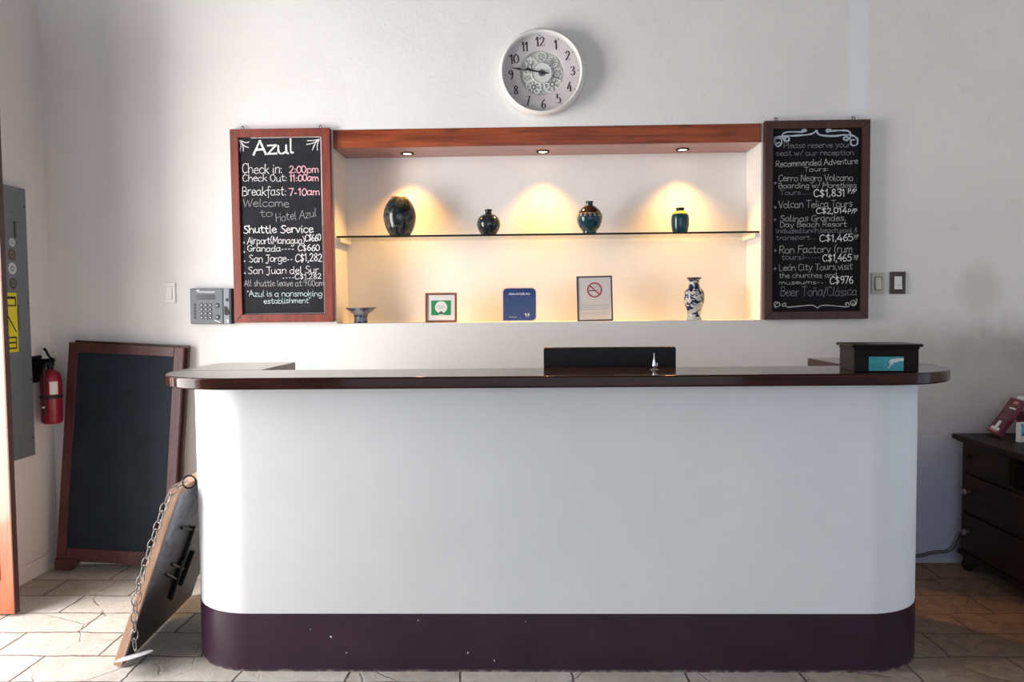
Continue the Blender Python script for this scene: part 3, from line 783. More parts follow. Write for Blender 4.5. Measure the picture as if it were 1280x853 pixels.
ik.stroke([(0.030, 0.023), (0.050, 0.023)], 0.0016, -0.0026, 1); ik.stroke([(-0.008, 0.018), (0.014, 0.018)], 0.0010, -0.0026, 1)
obj('plaque_footer', ik.bm, 'plaque_white', t_, smooth=False, mats=PM)

# no smoking notice
t_ = thing('no_smoking_sign', 'white no-smoking notice in a thin dark frame on the niche ledge', 'sign', (0.337, 0.060, LZ), (math.radians(-6), math.radians(-0.8), 0))
w2, h = 0.0925, 0.236
bm = new()
for (a, b_, c, d_) in ((-w2, -w2 + .007, 0, h), (w2 - .007, w2, 0, h), (-w2 + .0072, w2 - .0072, 0, .007), (-w2 + .0072, w2 - .0072, h - .007, h)):
    box(bm, a, b_, -0.004, 0.008, c, d_, 0.001)
obj('sign_frame', bm, 'sign_border', t_)
ik = Ink()
ik.rect(-w2 + .006, w2 - .006, .006, h - .006, 0, 0)
cz = 0.163
ik.stroke([(0.036 * math.cos(2 * PI * k / 48), cz + 0.036 * math.sin(2 * PI * k / 48)) for k in range(49)], 0.0065, -0.0012, 1, smooth=False)
ik.stroke([(-0.026, cz + 0.024), (0.026, cz - 0.024)], 0.0062, -0.0014, 1)
ik.rect(-0.029, 0.006, cz - 0.0060, cz - 0.0012, -0.0006, 2)
ik.rect(0.0065, 0.020, cz - 0.0060, cz - 0.0012, -0.0006, 3)
for q in ([(0.016, .002), (0.020, .010), (0.012, .014), (0.004, .012), (-0.006, .018), (-0.014, .014)], [(0.021, .003), (0.025, .013), (0.014, .020), (0.003, .018), (-0.004, .025)]):
    ik.stroke([(x, cz + z) for x, z in q], 0.0022, -0.0006, 3)
ik.stroke([(-0.075, 0.098), (-0.012, 0.0985)], 0.0016, -0.0006, 3)
for z0, z1 in ((0.060, 0.090), (0.014, 0.048)):
    z = z0
    while z < z1:
        ik.stroke([(-0.076, z), (random.uniform(0.055, 0.076), z)], 0.0020, -0.0006, 4); z += 0.0062
obj('notice_sheet', ik.bm, 'paper_warm', t_, smooth=False, mats=['paper_warm', 'print_red', 'print_black', 'print_grey', 'print_grey'])
bm = new(); box(bm, -w2 + 0.003, w2 - 0.003, 0.0082, 0.011, 0.003, h - 0.003)
obj('back_board', bm, 'print_black', t_)

# ------------------------------------------------------------------ chalkboards on the wall
INKM = ['chalk_white', 'chalk_pink', 'chalk_grey', 'chalk_teal', 'chalk_faint', 'chalk_blue']
MI = {'W': 0, 'P': 1, 'G': 2, 'T': 3, 'F': 4, 'B': 5}
def chalkboard(name, label, cx, cz, hw, hh, fw, framemat, slatemat, lines, flourish, hooks):
    t_ = thing(name, label, 'chalkboard', (cx, -0.001, cz), group='wall chalkboards')
    bm = new()
    T = 0.040
    for s in (-1, 1):
        xa, xb = s * hw, s * (hw - fw)
        prism(bm, [(xa, -hh), (xb, -hh + fw), (xb, hh - fw), (xa, hh)], -T, -0.002, 'XZ', 0.003)
        za, zb = s * hh, s * (hh - fw)
        prism(bm, [(-hw, za), (-hw + fw, zb), (hw - fw, zb), (hw, za)], -T, -0.002, 'XZ', 0.003)
    obj('frame', bm, framemat, t_)
    bm = new(); box(bm, -hw + fw - 0.004, hw - fw + 0.004, -0.026, -0.006, -hh + fw - 0.004, hh - fw + 0.004)
    obj('slate', bm, slatemat, t_)
    ik = Ink(); y0 = -0.0266
    for (txt, x0, x1, z0, z1, h, mt, w) in lines:
        ik.text(txt, x0, x1, z0, z1, h * 0.92, 0.0027 * w, y0, MI[mt], 0.3, 0.55)
    for (pts, w, mt) in flourish:
        P = [tuple(float(c) for c in q.split(',')) for q in pts.split()]
        ik.stroke(P, w, y0, MI[mt], True, None, 0.3)
    obj('chalk_writing', ik.bm, 'chalk_white', t_, smooth=False, mats=INKM)
    for hx in hooks:
        bm = new()
        tube(bm, [(hx - .006, -0.018, hh - .004), (hx - .006, -0.018, hh + .010), (hx, -0.018, hh + .017), (hx + .006, -0.018, hh + .010), (hx + .006, -0.018, hh - .004)], 0.0018, 6)
        tube(bm, [(hx, -0.018, hh + .016), (hx - .004, -0.010, hh + .022), (hx - .004, -0.001, hh + .022)], 0.0015, 6)
        obj('hanging_hook', bm, 'iron', t_)
    return t_
LEFT = [
    ('Azul', -0.140, 0.070, 0.364, 0.372, 0.0760, 'W', 3.50), ('Check in:', -0.201, 0.007, 0.270, 0.269, 0.0530, 'W', 1.25),
    ('2:00pm', 0.040, 0.195, 0.269, 0.269, 0.0388, 'P', 1.80), ('Check Out:', -0.200, 0.031, 0.230, 0.229, 0.0375, 'W', 1.15),
    ('11:00am', 0.040, 0.194, 0.228, 0.228, 0.0359, 'P', 1.80), ('Breakfast:', -0.206, 0.025, 0.159, 0.156, 0.0490, 'W', 1.20),
    ('7-10am', 0.036, 0.198, 0.156, 0.156, 0.0388, 'P', 1.80), ('Welcome', -0.203, 0.040, 0.101, 0.098, 0.0428, 'G', 0.90),
    ('to', -0.115, -0.047, 0.047, 0.049, 0.0408, 'G', 0.80), ('Hotel Azul', -0.034, 0.178, 0.022, 0.048, 0.0449, 'G', 0.80),
    ('Shuttle Service', -0.204, 0.161, -0.033, -0.034, 0.0428, 'W', 1.70), ('Airport(Managua)', -0.184, 0.114, -0.088, -0.089, 0.0384, 'W', 1.15),
    ('C$660', 0.114, 0.197, -0.079, -0.076, 0.0375, 'W', 1.40), ('Granada----', -0.185, 0.060, -0.127, -0.127, 0.0335, 'W', 1.20),
    ('C$660', 0.076, 0.191, -0.127, -0.125, 0.0340, 'W', 1.40), ('San Jorge--', -0.177, 0.052, -0.182, -0.181, 0.0408, 'W', 1.25),
    ('C$1,282', 0.061, 0.203, -0.181, -0.180, 0.0430, 'W', 1.40), ('San Juan del Sur', -0.185, 0.185, -0.243, -0.241, 0.0392, 'W', 1.10),
    ('----C$1,282', -0.009, 0.196, -0.273, -0.270, 0.0286, 'W', 1.05), ('All shuttle leave at:9:00am', -0.206, 0.209, -0.305, -0.307, 0.0335, 'G', 0.90),
    ('"Azul is a nonsmoking', -0.193, 0.199, -0.358, -0.359, 0.0318, 'T', 1.05), ('establishment"', -0.107, 0.139, -0.394, -0.394, 0.0294, 'T', 1.00)]
LF = [(s, 0.0045, 'W') for s in ('-0.213,0.441 -0.204,0.418 -0.208,0.383', '-0.213,0.441 -0.194,0.415 -0.192,0.383', '-0.210,0.439 -0.177,0.426 -0.161,0.431',
      '-0.208,0.436 -0.184,0.409 -0.165,0.402', '0.200,0.438 0.180,0.419 0.163,0.384', '0.200,0.438 0.189,0.409 0.189,0.384', '0.199,0.437 0.167,0.432 0.138,0.432', '0.197,0.435 0.167,0.419 0.134,0.413')]
LF += [('-0.151,0.449 0.044,0.450 0.207,0.449', 0.0030, 'W'), ('0.2075,0.449 0.207,0.259 0.207,0.003', 0.0034, 'W'), ('0.207,0.003 0.2075,-0.229 0.208,-0.446', 0.0022, 'G'), ('-0.205,-0.448 0.003,-0.447 0.207,-0.446', 0.0018, 'G')]
LF += [('%s,%s %s,%s' % (x - .001, z, x + .001, z + .001), 0.009, 'G') for x, z in ((-.201, -.082), (-.201, -.129), (-.200, -.176), (-.200, -.238))]
chalkboard('chalkboard', 'red-framed chalkboard left of the niche listing check-in times and shuttle prices', -1.2675, 1.764, 0.2557, 0.4925, 0.042, 'red_frame_wood', 'slate', LEFT, LF, (-0.195, 0.205))
RIGHT = [
    ('Please reserve your', -0.165, 0.168, 0.362, 0.363, 0.0306, 'F', 0.80), ('seat w/ our reception', -0.204, 0.186, 0.326, 0.324, 0.0286, 'F', 0.80),
    ('Recommended Adventure', -0.205, 0.206, 0.269, 0.280, 0.0326, 'G', 1.00), ('Tours:', -0.063, 0.060, 0.244, 0.247, 0.0237, 'G', 0.85),
    ('Cerro Negro Volcano', -0.191, 0.182, 0.198, 0.197, 0.0343, 'G', 1.00), ('Boarding w/ Moretkies', -0.190, 0.200, 0.164, 0.162, 0.0286, 'G', 0.90),
    ('Tours......', -0.182, -0.018, 0.130, 0.131, 0.0245, 'F', 0.80), ('C$1,831', -0.014, 0.144, 0.117, 0.121, 0.0392, 'W', 1.60),
    ('P/P', 0.156, 0.200, 0.133, 0.133, 0.0245, 'W', 1.10), ('Volcan Telica Tours', -0.189, 0.181, 0.065, 0.066, 0.0384, 'G', 0.95),
    ('C$2,014', -0.002, 0.154, 0.035, 0.035, 0.0300, 'W', 1.40), ('P/P', 0.157, 0.204, 0.033, 0.034, 0.0245, 'W', 1.10),
    ('Salinas Grandes,', -0.181, 0.150, -0.003, -0.003, 0.0326, 'G', 0.95), ('Day Beach Resort', -0.181, 0.154, -0.031, -0.031, 0.0277, 'G', 0.90),
    ('included:lunch,beach,pool &', -0.200, 0.207, -0.061, -0.061, 0.0253, 'F', 0.85), ('transport...', -0.200, -0.002, -0.095, -0.093, 0.0245, 'F', 0.85),
    ('C$1,465', 0.016, 0.187, -0.107, -0.104, 0.0375, 'W', 1.50), ('P/P', 0.190, 0.212, -0.096, -0.094, 0.0228, 'G', 0.80),
    ('Ron Factory (rum', -0.185, 0.184, -0.162, -0.162, 0.0408, 'G', 1.00), ('tours)-----', -0.172, 0.024, -0.195, -0.194, 0.0277, 'F', 0.85),
    ('C$1,465', 0.033, 0.179, -0.206, -0.204, 0.0367, 'W', 1.50), ('P/P', 0.190, 0.212, -0.200, -0.198, 0.0245, 'G', 0.80),
    ('León City Tours,visit', -0.184, 0.185, -0.250, -0.248, 0.0351, 'G', 0.95), ('the churches and', -0.184, 0.108, -0.287, -0.287, 0.0277, 'G', 0.85),
    ('museums--', -0.184, 0.042, -0.319, -0.319, 0.0212, 'G', 0.85), ('C$976', 0.070, 0.189, -0.319, -0.316, 0.0392, 'W', 1.50),
    ('Beer Toña/Clásica', -0.178, 0.208, -0.379, -0.379, 0.0490, 'F', 0.95)]
RF = [(s, 0.0080, 'B') for s in (
    '-0.186,0.392 -0.204,0.387 -0.207,0.408 -0.183,0.413 -0.174,0.392 -0.192,0.371 -0.208,0.387 -0.207,0.414 -0.168,0.422 -0.101,0.424 -0.029,0.431 -0.002,0.448',
    '-0.002,0.448 0.014,0.426 0.080,0.419 0.135,0.424 0.177,0.420 0.201,0.402 0.198,0.375 0.174,0.372 0.168,0.396 0.186,0.399',
    '-0.159,0.410 -0.153,0.419 -0.138,0.413 -0.143,0.398 -0.165,0.404 -0.171,0.431 -0.144,0.443 -0.083,0.442 -0.056,0.445 -0.056,0.452 -0.074,0.450',
    '0.156,0.408 0.144,0.415 0.132,0.406 0.144,0.397 0.165,0.408 0.162,0.438 0.134,0.446 0.074,0.445 0.050,0.440 0.047,0.450 0.068,0.452')]
RF += [(s, 0.0048, 'G') for s in (
    '-0.189,-0.414 -0.202,-0.421 -0.196,-0.432 -0.180,-0.427 -0.183,-0.411 -0.203,-0.409 -0.207,-0.427 -0.196,-0.439',
    '-0.148,-0.424 -0.161,-0.431 -0.167,-0.421 -0.151,-0.415 -0.142,-0.434 -0.088,-0.431 -0.024,-0.426 -0.005,-0.430 0.011,-0.442',
    '0.011,-0.442 0.023,-0.431 0.052,-0.427 0.103,-0.431 0.160,-0.436 0.169,-0.424 0.159,-0.415 0.150,-0.421 0.156,-0.429',
    '0.185,-0.418 0.194,-0.425 0.201,-0.412 0.188,-0.404 0.175,-0.412 0.182,-0.428 0.200,-0.428 0.208,-0.406 0.204,-0.396')]
RF += [('%s,%s %s,%s' % (x - .001, z, x + .001, z + .002), 0.012, 'F') for x, z in ((-.205, .188), (-.205, .067), (-.205, .005), (-.203, -.150), (-.203, -.240))]
chalkboard('chalkboard', 'dark brown framed chalkboard right of the niche listing tours and prices', 1.4404, 1.760, 0.2604, 0.4970, 0.040, 'dark_frame_wood', 'slate_black', RIGHT, RF, (-0.200, 0.185))

# ------------------------------------------------------------------ wall clock
ck = thing('wall_clock', 'round white wall clock with visible gears above the niche', 'clock', (0.066, 0.0, 2.514), (0, math.radians(-2.7), 0))
bm = new(); lathe(bm, [(0.200, 0.001), (0.212, 0.006), (0.2165, 0.030), (0.2150, 0.056), (0.2085, 0.068), (0.2000, 0.072), (0.1940, 0.066), (0.1915, 0.050), (0.1910, 0.030)], 96, axis='Y', cap0=True, cap1=False)
obj('rim', bm, 'clock_rim', ck, angle=50)
bm = new(); lathe(bm, [(0.1912, 0.034), (0.112, 0.034), (0.110, 0.032), (0.110, 0.020)], 96, axis='Y', cap0=False, cap1=False)
obj('dial', bm, 'clock_dial', ck, angle=50)
bm = new(); lathe(bm, [(0.1105, 0.021), (0.001, 0.021)], 72, axis='Y', cap0=False, cap1=False)
p = obj('gear_recess', bm, 'clock_recess', ck); p['label'] = 'recessed disc behind the gears'
def gear(x, z, r, teeth, y0, th, holes, name='gear'):
    bm = new(); N = teeth * 4
    outer = []
    for i in range(N):
        a = 2 * PI * i / N; rr = r if (i % 4) in (0, 1) else r * 0.90
        outer.append((rr * math.cos(a), rr * math.sin(a)))
    if holes == 0:
        prism(bm, [(x + px, z + pz) for px, pz in outer], -y0 - th, -y0, 'XZ')
    else:
        # rim ring, hub and spokes
        ri = r * 0.76
        for (yy) in (0,):
            vo = [[bm.verts.new((x + px, -y0 - h, z + pz)) for px, pz in outer] for h in (0, th)]
            vi = [[bm.verts.new((x + ri * math.cos(2 * PI * i / N), -y0 - h, z + ri * math.sin(2 * PI * i / N))) for i in range(N)] for h in (0, th)]
            for i in range(N):
                j = (i + 1) % N
                bm.faces.new((vo[1][i], vo[1][j], vi[1][j], vi[1][i])); bm.faces.new((vo[0][i], vo[0][j], vo[1][j], vo[1][i])); bm.faces.new((vi[0][i], vi[0][j], vi[1][j], vi[1][i]))
        for k in range(holes):
            a = 2 * PI * k / holes + 0.2; w = r * 0.075; c, s = math.cos(a), math.sin(a)
            prism(bm, [(x + c * r * .15 - s * w, z + s * r * .15 + c * w), (x + c * ri * 1.02 - s * w, z + s * ri * 1.02 + c * w), (x + c * ri * 1.02 + s * w, z + s * ri * 1.02 - c * w), (x + c * r * .15 + s * w, z + s * r * .15 - c * w)], -y0 - th, -y0, 'XZ')
        prism(bm, circle(x, z, r * 0.30, 20), -y0 - th, -y0, 'XZ')
    bmesh.ops.recalc_face_normals(bm, faces=bm.faces)
    return obj(name, bm, 'clock_gear', ck, smooth=False)
gear(-0.058, 0.036, 0.050, 18, 0.022, 0.003, 6)
gear(-0.045, -0.066, 0.042, 14, 0.022, 0.005, 8)
gear(0.050, -0.058, 0.048, 18, 0.022, 0.004, 7)
gear(0.056, 0.052, 0.030, 12, 0.022, 0.004, 9)
gear(0.080, -0.006, 0.028, 12, 0.023, 0.003, 6)
gear(0.004, 0.082, 0.026, 12, 0.022, 0.003, 6)
gear(-0.070, -0.018, 0.026, 12, 0.0225, 0.004, 5)
bm = new(); lathe(bm, [(0.054, 0.0235), (0.054, 0.031), (0.050, 0.033), (0.047, 0.031), (0.002, 0.031)], 48, axis='Y', cap0=False, cap1=False)
p = obj('centre_ring', bm, 'clock_gear', ck); p['label'] = 'pale centre disc'
ik = Ink()
NUM = {12: 90, 1: 60, 2: 30, 3: 0, 4: -30, 5: -60, 6: -90, 7: -120, 8: -150, 9: 180, 10: 150, 11: 120}
serif = {'1': [(1.4, 0, 3.8, 0), (1.2, 9.2, 2.6, 10)], '7': [(0.5, 10, 0.5, 8.6)], '2': [(5.3, 0, 5.4, 1.6)], '4': [(3, 0, 5.5, 0)], '5': []}
for n_, dg in NUM.items():
    a = math.radians(dg); R = 0.155; s_ = str(n_); h = 0.043
    cx, cz = R * math.cos(a), R * math.sin(a)
    wd = 0.0235 * len(s_) if n_ not in (1, 11) else 0.017 * len(s_)
    ik = Ink()
    ik.text(s_, cx - wd / 2, cx + wd / 2, cz - h / 2, cz - h / 2, h, 0.0072, -0.0348, 0, 0, 0, 0.22)
    x = cx - wd / 2; tot = sum(G[c][0] for c in s_); sx = wd / tot
    for c in s_:
        for (x0, z0, x1, z1) in serif.get(c, []):
            ik.stroke([(x + x0 * sx, cz - h / 2 + z0 * h / 10), (x + x1 * sx, cz - h / 2 + z1 * h / 10)], 0.0014, -0.0349, 0)
        x += G[c][0] * sx
    obj('numeral', ik.bm, 'clock_ink', ck, smooth=False)
ik = Ink()
for k in range(60):
    a = 2 * PI * k / 60
    if k % 5 == 0: ik.poly(circle(0.1845 * math.cos(a), 0.1845 * math.sin(a), 0.0030, 10), -0.0346, 0)
    else: ik.poly(circle(0.1845 * math.cos(a), 0.1845 * math.sin(a), 0.0012, 8), -0.0346, 0)
obj('minute_track', ik.bm, 'clock_ink', ck, smooth=False)
def hand(name, ang, length, tail, w, spade, y):
    bm = new(); c, s = math.cos(ang), math.sin(ang)
    out = [(-tail, -w), (-tail, w), (length * .70, w * .8), (length * spade, w * 2.4), (length * (spade + .14), w * 1.0), (length, w * .25), (length, -w * .25), (length * (spade + .14), -w * 1.0), (length * spade, -w * 2.4), (length * .70, -w * .8)]
    prism(bm, [(px * c - pz * s, px * s + pz * c) for px, pz in out], y - 0.0016, y, 'XZ')
    return obj(name, bm, 'clock_ink', ck, smooth=False)
hand('minute_hand', math.radians(168), 0.153, 0.034, 0.0026, 0.74, -0.042)
hand('hour_hand', math.radians(163), 0.092, 0.020, 0.0032, 0.72, -0.038)
bm = new(); tube(bm, [(0.050 * math.cos(2 * PI * k / 40), -0.0328, 0.050 * math.sin(2 * PI * k / 40)) for k in range(40)], 0.0016, 6, closed=True, smooth=False)
p = obj('ring_line', bm, 'print_grey', ck)
bm = new(); lathe(bm, [(0.017, 0.031), (0.017, 0.034), (0.013, 0.034), (0.013, 0.031)], 32, axis='Y', cap0=False, cap1=False)
p = obj('hub_ring', bm, 'device_grey', ck)
bm = new(); lathe(bm, [(0.010, 0.031), (0.010, 0.036), (0.006, 0.037), (0.006, 0.046), (0.001, 0.047)], 32, axis='Y', cap0=False)
p = obj('hand_hub', bm, 'device_dark', ck)
bm = new(); lathe(bm, [(0.1925, 0.058), (0.12, 0.0610), (0.001, 0.0620)], 72, axis='Y', cap0=False, cap1=False)
obj('clock_glass', bm, 'clock_glass', ck)

# ------------------------------------------------------------------ things fixed to the wall
# attendance terminal
t_ = thing('attendance_terminal', 'grey fingerprint attendance terminal with keypad left of the red-framed chalkboard', 'time clock', (-1.6455, 0.0, 1.358), (0, math.radians(0.6), 0))
W, H = 0.107, 0.092
bm = new(); box(bm, -W, 0.066, -0.040, 0.0, -H, H, 0.006, 3)
obj('keypad_body', bm, 'device_grey', t_)
bm = new(); box(bm, 0.0675, 0.1005, -0.042, 0.0, -H, H, 0.004, 3)
obj('sensor_column', bm, 'device_light', t_)
bm = new(); box(bm, 0.1008, 0.108, -0.040, 0.0, -H, H, 0.003, 2)
obj('side_cheek', bm, 'device_dark', t_)
bm = new(); box(bm, -0.073, 0.024, -0.0415, -0.038, 0.034, 0.060, 0.002)
obj('display', bm, 'device_lcd', t_)
for r in range(4):
    for c in range(3):
        bm = new(); lathe(bm, [(0.0092, 0.038), (0.0092, 0.0425), (0.008, 0.0435), (0.001, 0.0435)], 20, (-0.047 + c * 0.0225, 0, 0.006 - r * 0.0215), 'Y', cap0=False)
        k = obj('key', bm, 'device_dark', t_)
        bm = new(); lathe(bm, [(0.0042, 0.0434), (0.0042, 0.0441), (0.0005, 0.0441)], 12, (-0.047 + c * 0.0225 + .001, 0, 0.006 - r * 0.0215), 'Y', cap0=False)
        obj('key_cap', bm, 'key_top', k)
for r in range(5):
    bm = new(); lathe(bm, [(0.0075, 0.038), (0.0075, 0.0420), (0.0005, 0.0425)], 16, (-0.083, 0, 0.008 - r * 0.0168), 'Y', cap0=False)
    obj('function_key', bm, 'device_dark', t_)
for z in (0.003, -0.056):
    bm = new(); lathe(bm, [(0.0125, 0.038), (0.0125, 0.0420), (0.010, 0.0435), (0.0005, 0.0435)], 24, (0.035, 0, z), 'Y', cap0=False)
    k = obj('round_button', bm, 'device_dark', t_)
    bm = new(); box(bm, 0.030, 0.040, -0.0442, -0.0432, z - 0.002, z + 0.003)
    obj('button_mark', bm, 'key_top', k)
bm = new(); lathe(bm, [(0.0085, 0.041), (0.0085, 0.0428), (0.0005, 0.0428)], 24, (0.088, 0, 0.033), 'Y', cap0=False)
obj('lens', bm, 'print_black', t_)
bm = new(); prism(bm, [(0.072, 0.000), (0.085, -0.002), (0.099, -0.026), (0.101, -0.038), (0.090, -0.046), (0.072, -0.044)], -0.0445, -0.041, 'XZ', 0.001)
obj('finger_sensor', bm, 'print_black', t_)
ik = Ink()
ik.poly(circle(-0.065, 0.079, 0.0065, 14), -0.0404, 0)
ik.stroke([(-0.058, 0.073), (-0.030, 0.0735), (-0.005, 0.0725), (0.020, 0.0735)], 0.005, -0.0404, 0)
obj('printed_logo', ik.bm, 'sticker_white', t_, smooth=False); ik = Ink()
ik.stroke([(0.022, -0.074), (0.034, -0.077), (0.048, -0.083)], 0.006, -0.0404, 0)
obj('printed_mark', ik.bm, 'sticker_white', t_, smooth=False); ik = Ink()
ik.poly([(0.082, -0.066), (0.092, -0.068), (0.094, -0.082), (0.086, -0.086)], -0.0424, 0)
obj('printed_mark', ik.bm, 'sticker_white', t_, smooth=False)

def switch(label, x, z, w, h, platemat, rockmat, rw, rh, gap):
    t_ = thing('light_switch', label, 'switch', (x, 0.0, z), group='wall switches')
    bm = new(); box(bm, -w / 2, w / 2, -0.010, 0.0, -h / 2, h / 2, 0.003, 2)
    obj('switch_plate', bm, platemat, t_)
    bm = new(); box(bm, -rw / 2 - .003, rw / 2 + .003, -0.0115, -0.0095, -rh / 2 - .003, rh / 2 + .003)
    obj('rocker_surround', bm, gap, t_)
    bm = new(); prism(bm, [(-0.010, -rh / 2), (-0.018, -rh / 2), (-0.014, 0.0), (-0.0125, rh / 2), (-0.010, rh / 2)], -rw / 2, rw / 2, 'YZ', 0.001)
    obj('rocker', bm, rockmat, t_)
    return t_
switch('white light switch flush on the wall left of the attendance terminal', -1.873, 1.429, 0.062, 0.106, 'white_plastic', 'white_plastic', 0.030, 0.062, 'cream_light')
switch('cream light switch beside the dark framed chalkboard', 1.761, 1.441, 0.066, 0.108, 'cream_plastic', 'cream_light', 0.030, 0.062, 'brown_plastic')
t_ = switch('brown framed light switch with a pale centre, right of the cream switch', 1.860, 1.443, 0.078, 0.112, 'brown_plastic', 'white_plastic', 0.038, 0.066, 'dark_gap')
bm = new(); box(bm, -0.019, 0.019, -0.0205, -0.012, -0.012, -0.010); 
obj('rocker_slot', bm, 'print_grey', t_)

# electrical panel on the left wall, facing +X
t_ = thing('electrical_panel', 'tall grey electrical panel with a yellow sticker on the left wall', 'electrical panel', (LW + 0.001, -0.405, 1.283))
bm = new(); box(bm, 0.0, 0.030, -0.205, 0.205, -0.66, 0.66, 0.004)
obj('panel_body', bm, 'panel_grey', t_)
bm = new(); box(bm, 0.0302, 0.036, -0.16, 0.117, -0.548, 0.534, 0.003)
d = obj('panel_door', bm, 'panel_grey', t_)
bm = new(); box(bm, 0.0362, 0.042, 0.100, 0.114, 0.41, 0.49, 0.002)
obj('door_latch', bm, 'panel_dark', d)
bm = new(); box(bm, 0.0362, 0.040, 0.100, 0.112, -0.03, 0.09, 0.002)
obj('door_latch', bm, 'panel_dark', d)
bm = new(); box(bm, 0.0362, 0.0372, -0.10, 0.099, -0.136, 0.147)
s = obj('warning_sticker', bm, 'sticker_yellow', d); s['label'] = 'yellow warning sticker with black marks'
bm = new()
box(bm, 0.0373, 0.0378, 0.020, 0.092, 0.118, 0.130); box(bm, 0.0373, 0.0378, 0.020, 0.092, 0.083, 0.090); box(bm, 0.0373, 0.0378, 0.085, 0.092, 0.083, 0.130)
obj('sticker_mark', bm, 'print_black', s, smooth=False); bm = new()
box(bm, 0.0373, 0.0378, 0.020, 0.088, -0.070, -0.062); box(bm, 0.0373, 0.0378, 0.020, 0.088, -0.095, -0.087); box(bm, 0.0373, 0.0378, 0.020, 0.088, -0.122, -0.114); box(bm, 0.0373, 0.0378, 0.082, 0.088, -0.122, -0.062)
obj('sticker_mark', bm, 'print_black', s, smooth=False); bm = new()
prism(bm, [(0.020, 0.060), (0.092, -0.040), (0.084, -0.040), (0.020, 0.046)], 0.0373, 0.0378, 'YZ')
obj('sticker_mark', bm, 'print_black', s, smooth=False)
for (y, z, r, mt) in ((0.084, 0.389, 0.020, 'sticker_white'), (0.078, 0.330, 0.028, 'sticker_brown'), (0.078, 0.264, 0.028, 'sticker_white'), (0.080, 0.192, 0.026, 'sticker_brown')):
    bm = new(); lathe(bm, [(r, 0.0362), (r, 0.0368), (r * 0.55, 0.0368), (r * .5, 0.0364)], 24, (0, y, z), 'X', cap0=False, cap1=False)
    lathe(bm, [(r * .28, 0.0362), (r * .28, 0.0370), (0.001, 0.0370)], 16, (0, y, z), 'X', cap0=False, cap1=False)
    q = obj('round_sticker', bm, mt, d)
for z in (0.57, -0.57, 0.10, -0.28):
    bm = new(); lathe(bm, [(0.006, 0.0300), (0.006, 0.0325), (0.004, 0.0335), (0.0005, 0.0335)], 12, (0, 0.190, z), 'X', cap0=False)
    obj('screw', bm, 'panel_dark', t_)

# fire extinguisher on its bracket
bm = new()
box(bm, LW, LW + 0.006, -0.185, -0.085, 0.98, 1.115, 0.001); prism(bm, [(LW + 0.004, 1.100), (LW + 0.060, 1.100), (LW + 0.060, 1.084), (LW + 0.012, 1.010), (LW + 0.004, 1.000)], -0.145, -0.125, 'XZ')
tag(obj('wall_bracket', bm, 'black_plastic'), 'black metal bracket on the left wall holding the fire extinguisher', 'bracket')
ex = thing('fire_extinguisher', 'red fire extinguisher hanging on the left wall beside the large leaning chalkboard', 'fire extinguisher', (-2.434, -0.135, 0.772))
ex.scale = (0.87, 0.87, 1.0)
P = smoothline([(r, 0, h) for r, h in [(0.046, 0.0), (0.054, 0.008), (0.0565, 0.022), (0.0565, 0.10), (0.0565, 0.19), (0.0555, 0.225), (0.046, 0.254), (0.026, 0.268), (0.018, 0.275)]], 3)
bm = new(); lathe(bm, [(p.x, p.z) for p in P], 48)
obj('cylinder', bm, 'extinguisher_red', ex, angle=50)
bm = new(); lathe(bm, [(0.017, 0.274), (0.017, 0.290), (0.021, 0.292), (0.021, 0.310), (0.014, 0.314), (0.012, 0.330)], 24); box(bm, -0.022, 0.026, -0.010, 0.010, 0.310, 0.330, 0.003)
obj('valve_head', bm, 'black_plastic', ex)
bm = new(); tube(bm, [(0.02, 0, 0.322), (-0.004, -0.004, 0.345), (-0.020, -0.004, 0.372), (-0.030, -0.004, 0.378)], 0.0075, 8); tube(bm, [(0.012, 0, 0.312), (-0.016, -0.004, 0.316), (-0.034, -0.004, 0.312)], 0.006, 8)
obj('lever_handle', bm, 'black_plastic', ex)
bm = new(); tube(bm, [(0.026 + 0.017 * math.cos(2 * PI * k / 16), -0.012, 0.350 + 0.014 * math.sin(2 * PI * k / 16)) for k in range(16)], 0.0016, 6, closed=True)
obj('pull_ring', bm, 'steel', ex)
bm = new(); tube(bm, [(0.0, -0.020, 0.305), (0.004, -0.056, 0.29), (0.004, -0.064, 0.24), (0.004, -0.066, 0.14), (0.002, -0.066, 0.045)], [0.008, 0.008, 0.008, 0.008, 0.011], 10)
obj('hose', bm, 'black_rubber', ex)
bm = new(); lathe(bm, [(0.0570, 0.128), (0.0582, 0.130), (0.0582, 0.144), (0.0570, 0.146)], 48, cap0=False, cap1=False); box(bm, -0.008, 0.014, -0.076, -0.055, 0.128, 0.147, 0.002)
obj('strap', bm, 'black_rubber', ex)
bm = new()
def wrap(a0, a1, z0, z1, r):
    n = 10
    a_ = [bm.verts.new((r * math.cos(a0 + (a1 - a0) * k / n), r * math.sin(a0 + (a1 - a0) * k / n), z0)) for k in range(n + 1)]
    b_ = [bm.verts.new((r * math.cos(a0 + (a1 - a0) * k / n), r * math.sin(a0 + (a1 - a0) * k / n), z1)) for k in range(n + 1)]
    for k in range(n): bm.faces.new((a_[k], a_[k + 1], b_[k + 1], b_[k]))
wrap(-1.12, -0.35, 0.150, 0.215, 0.0572)
obj('label_sheet', bm, 'paper', ex)
bm = new(); box(bm, -0.006, 0.010, -0.0788, -0.0768, 0.084, 0.094, 0.0005)
obj('hose_tag', bm, 'paper', ex)

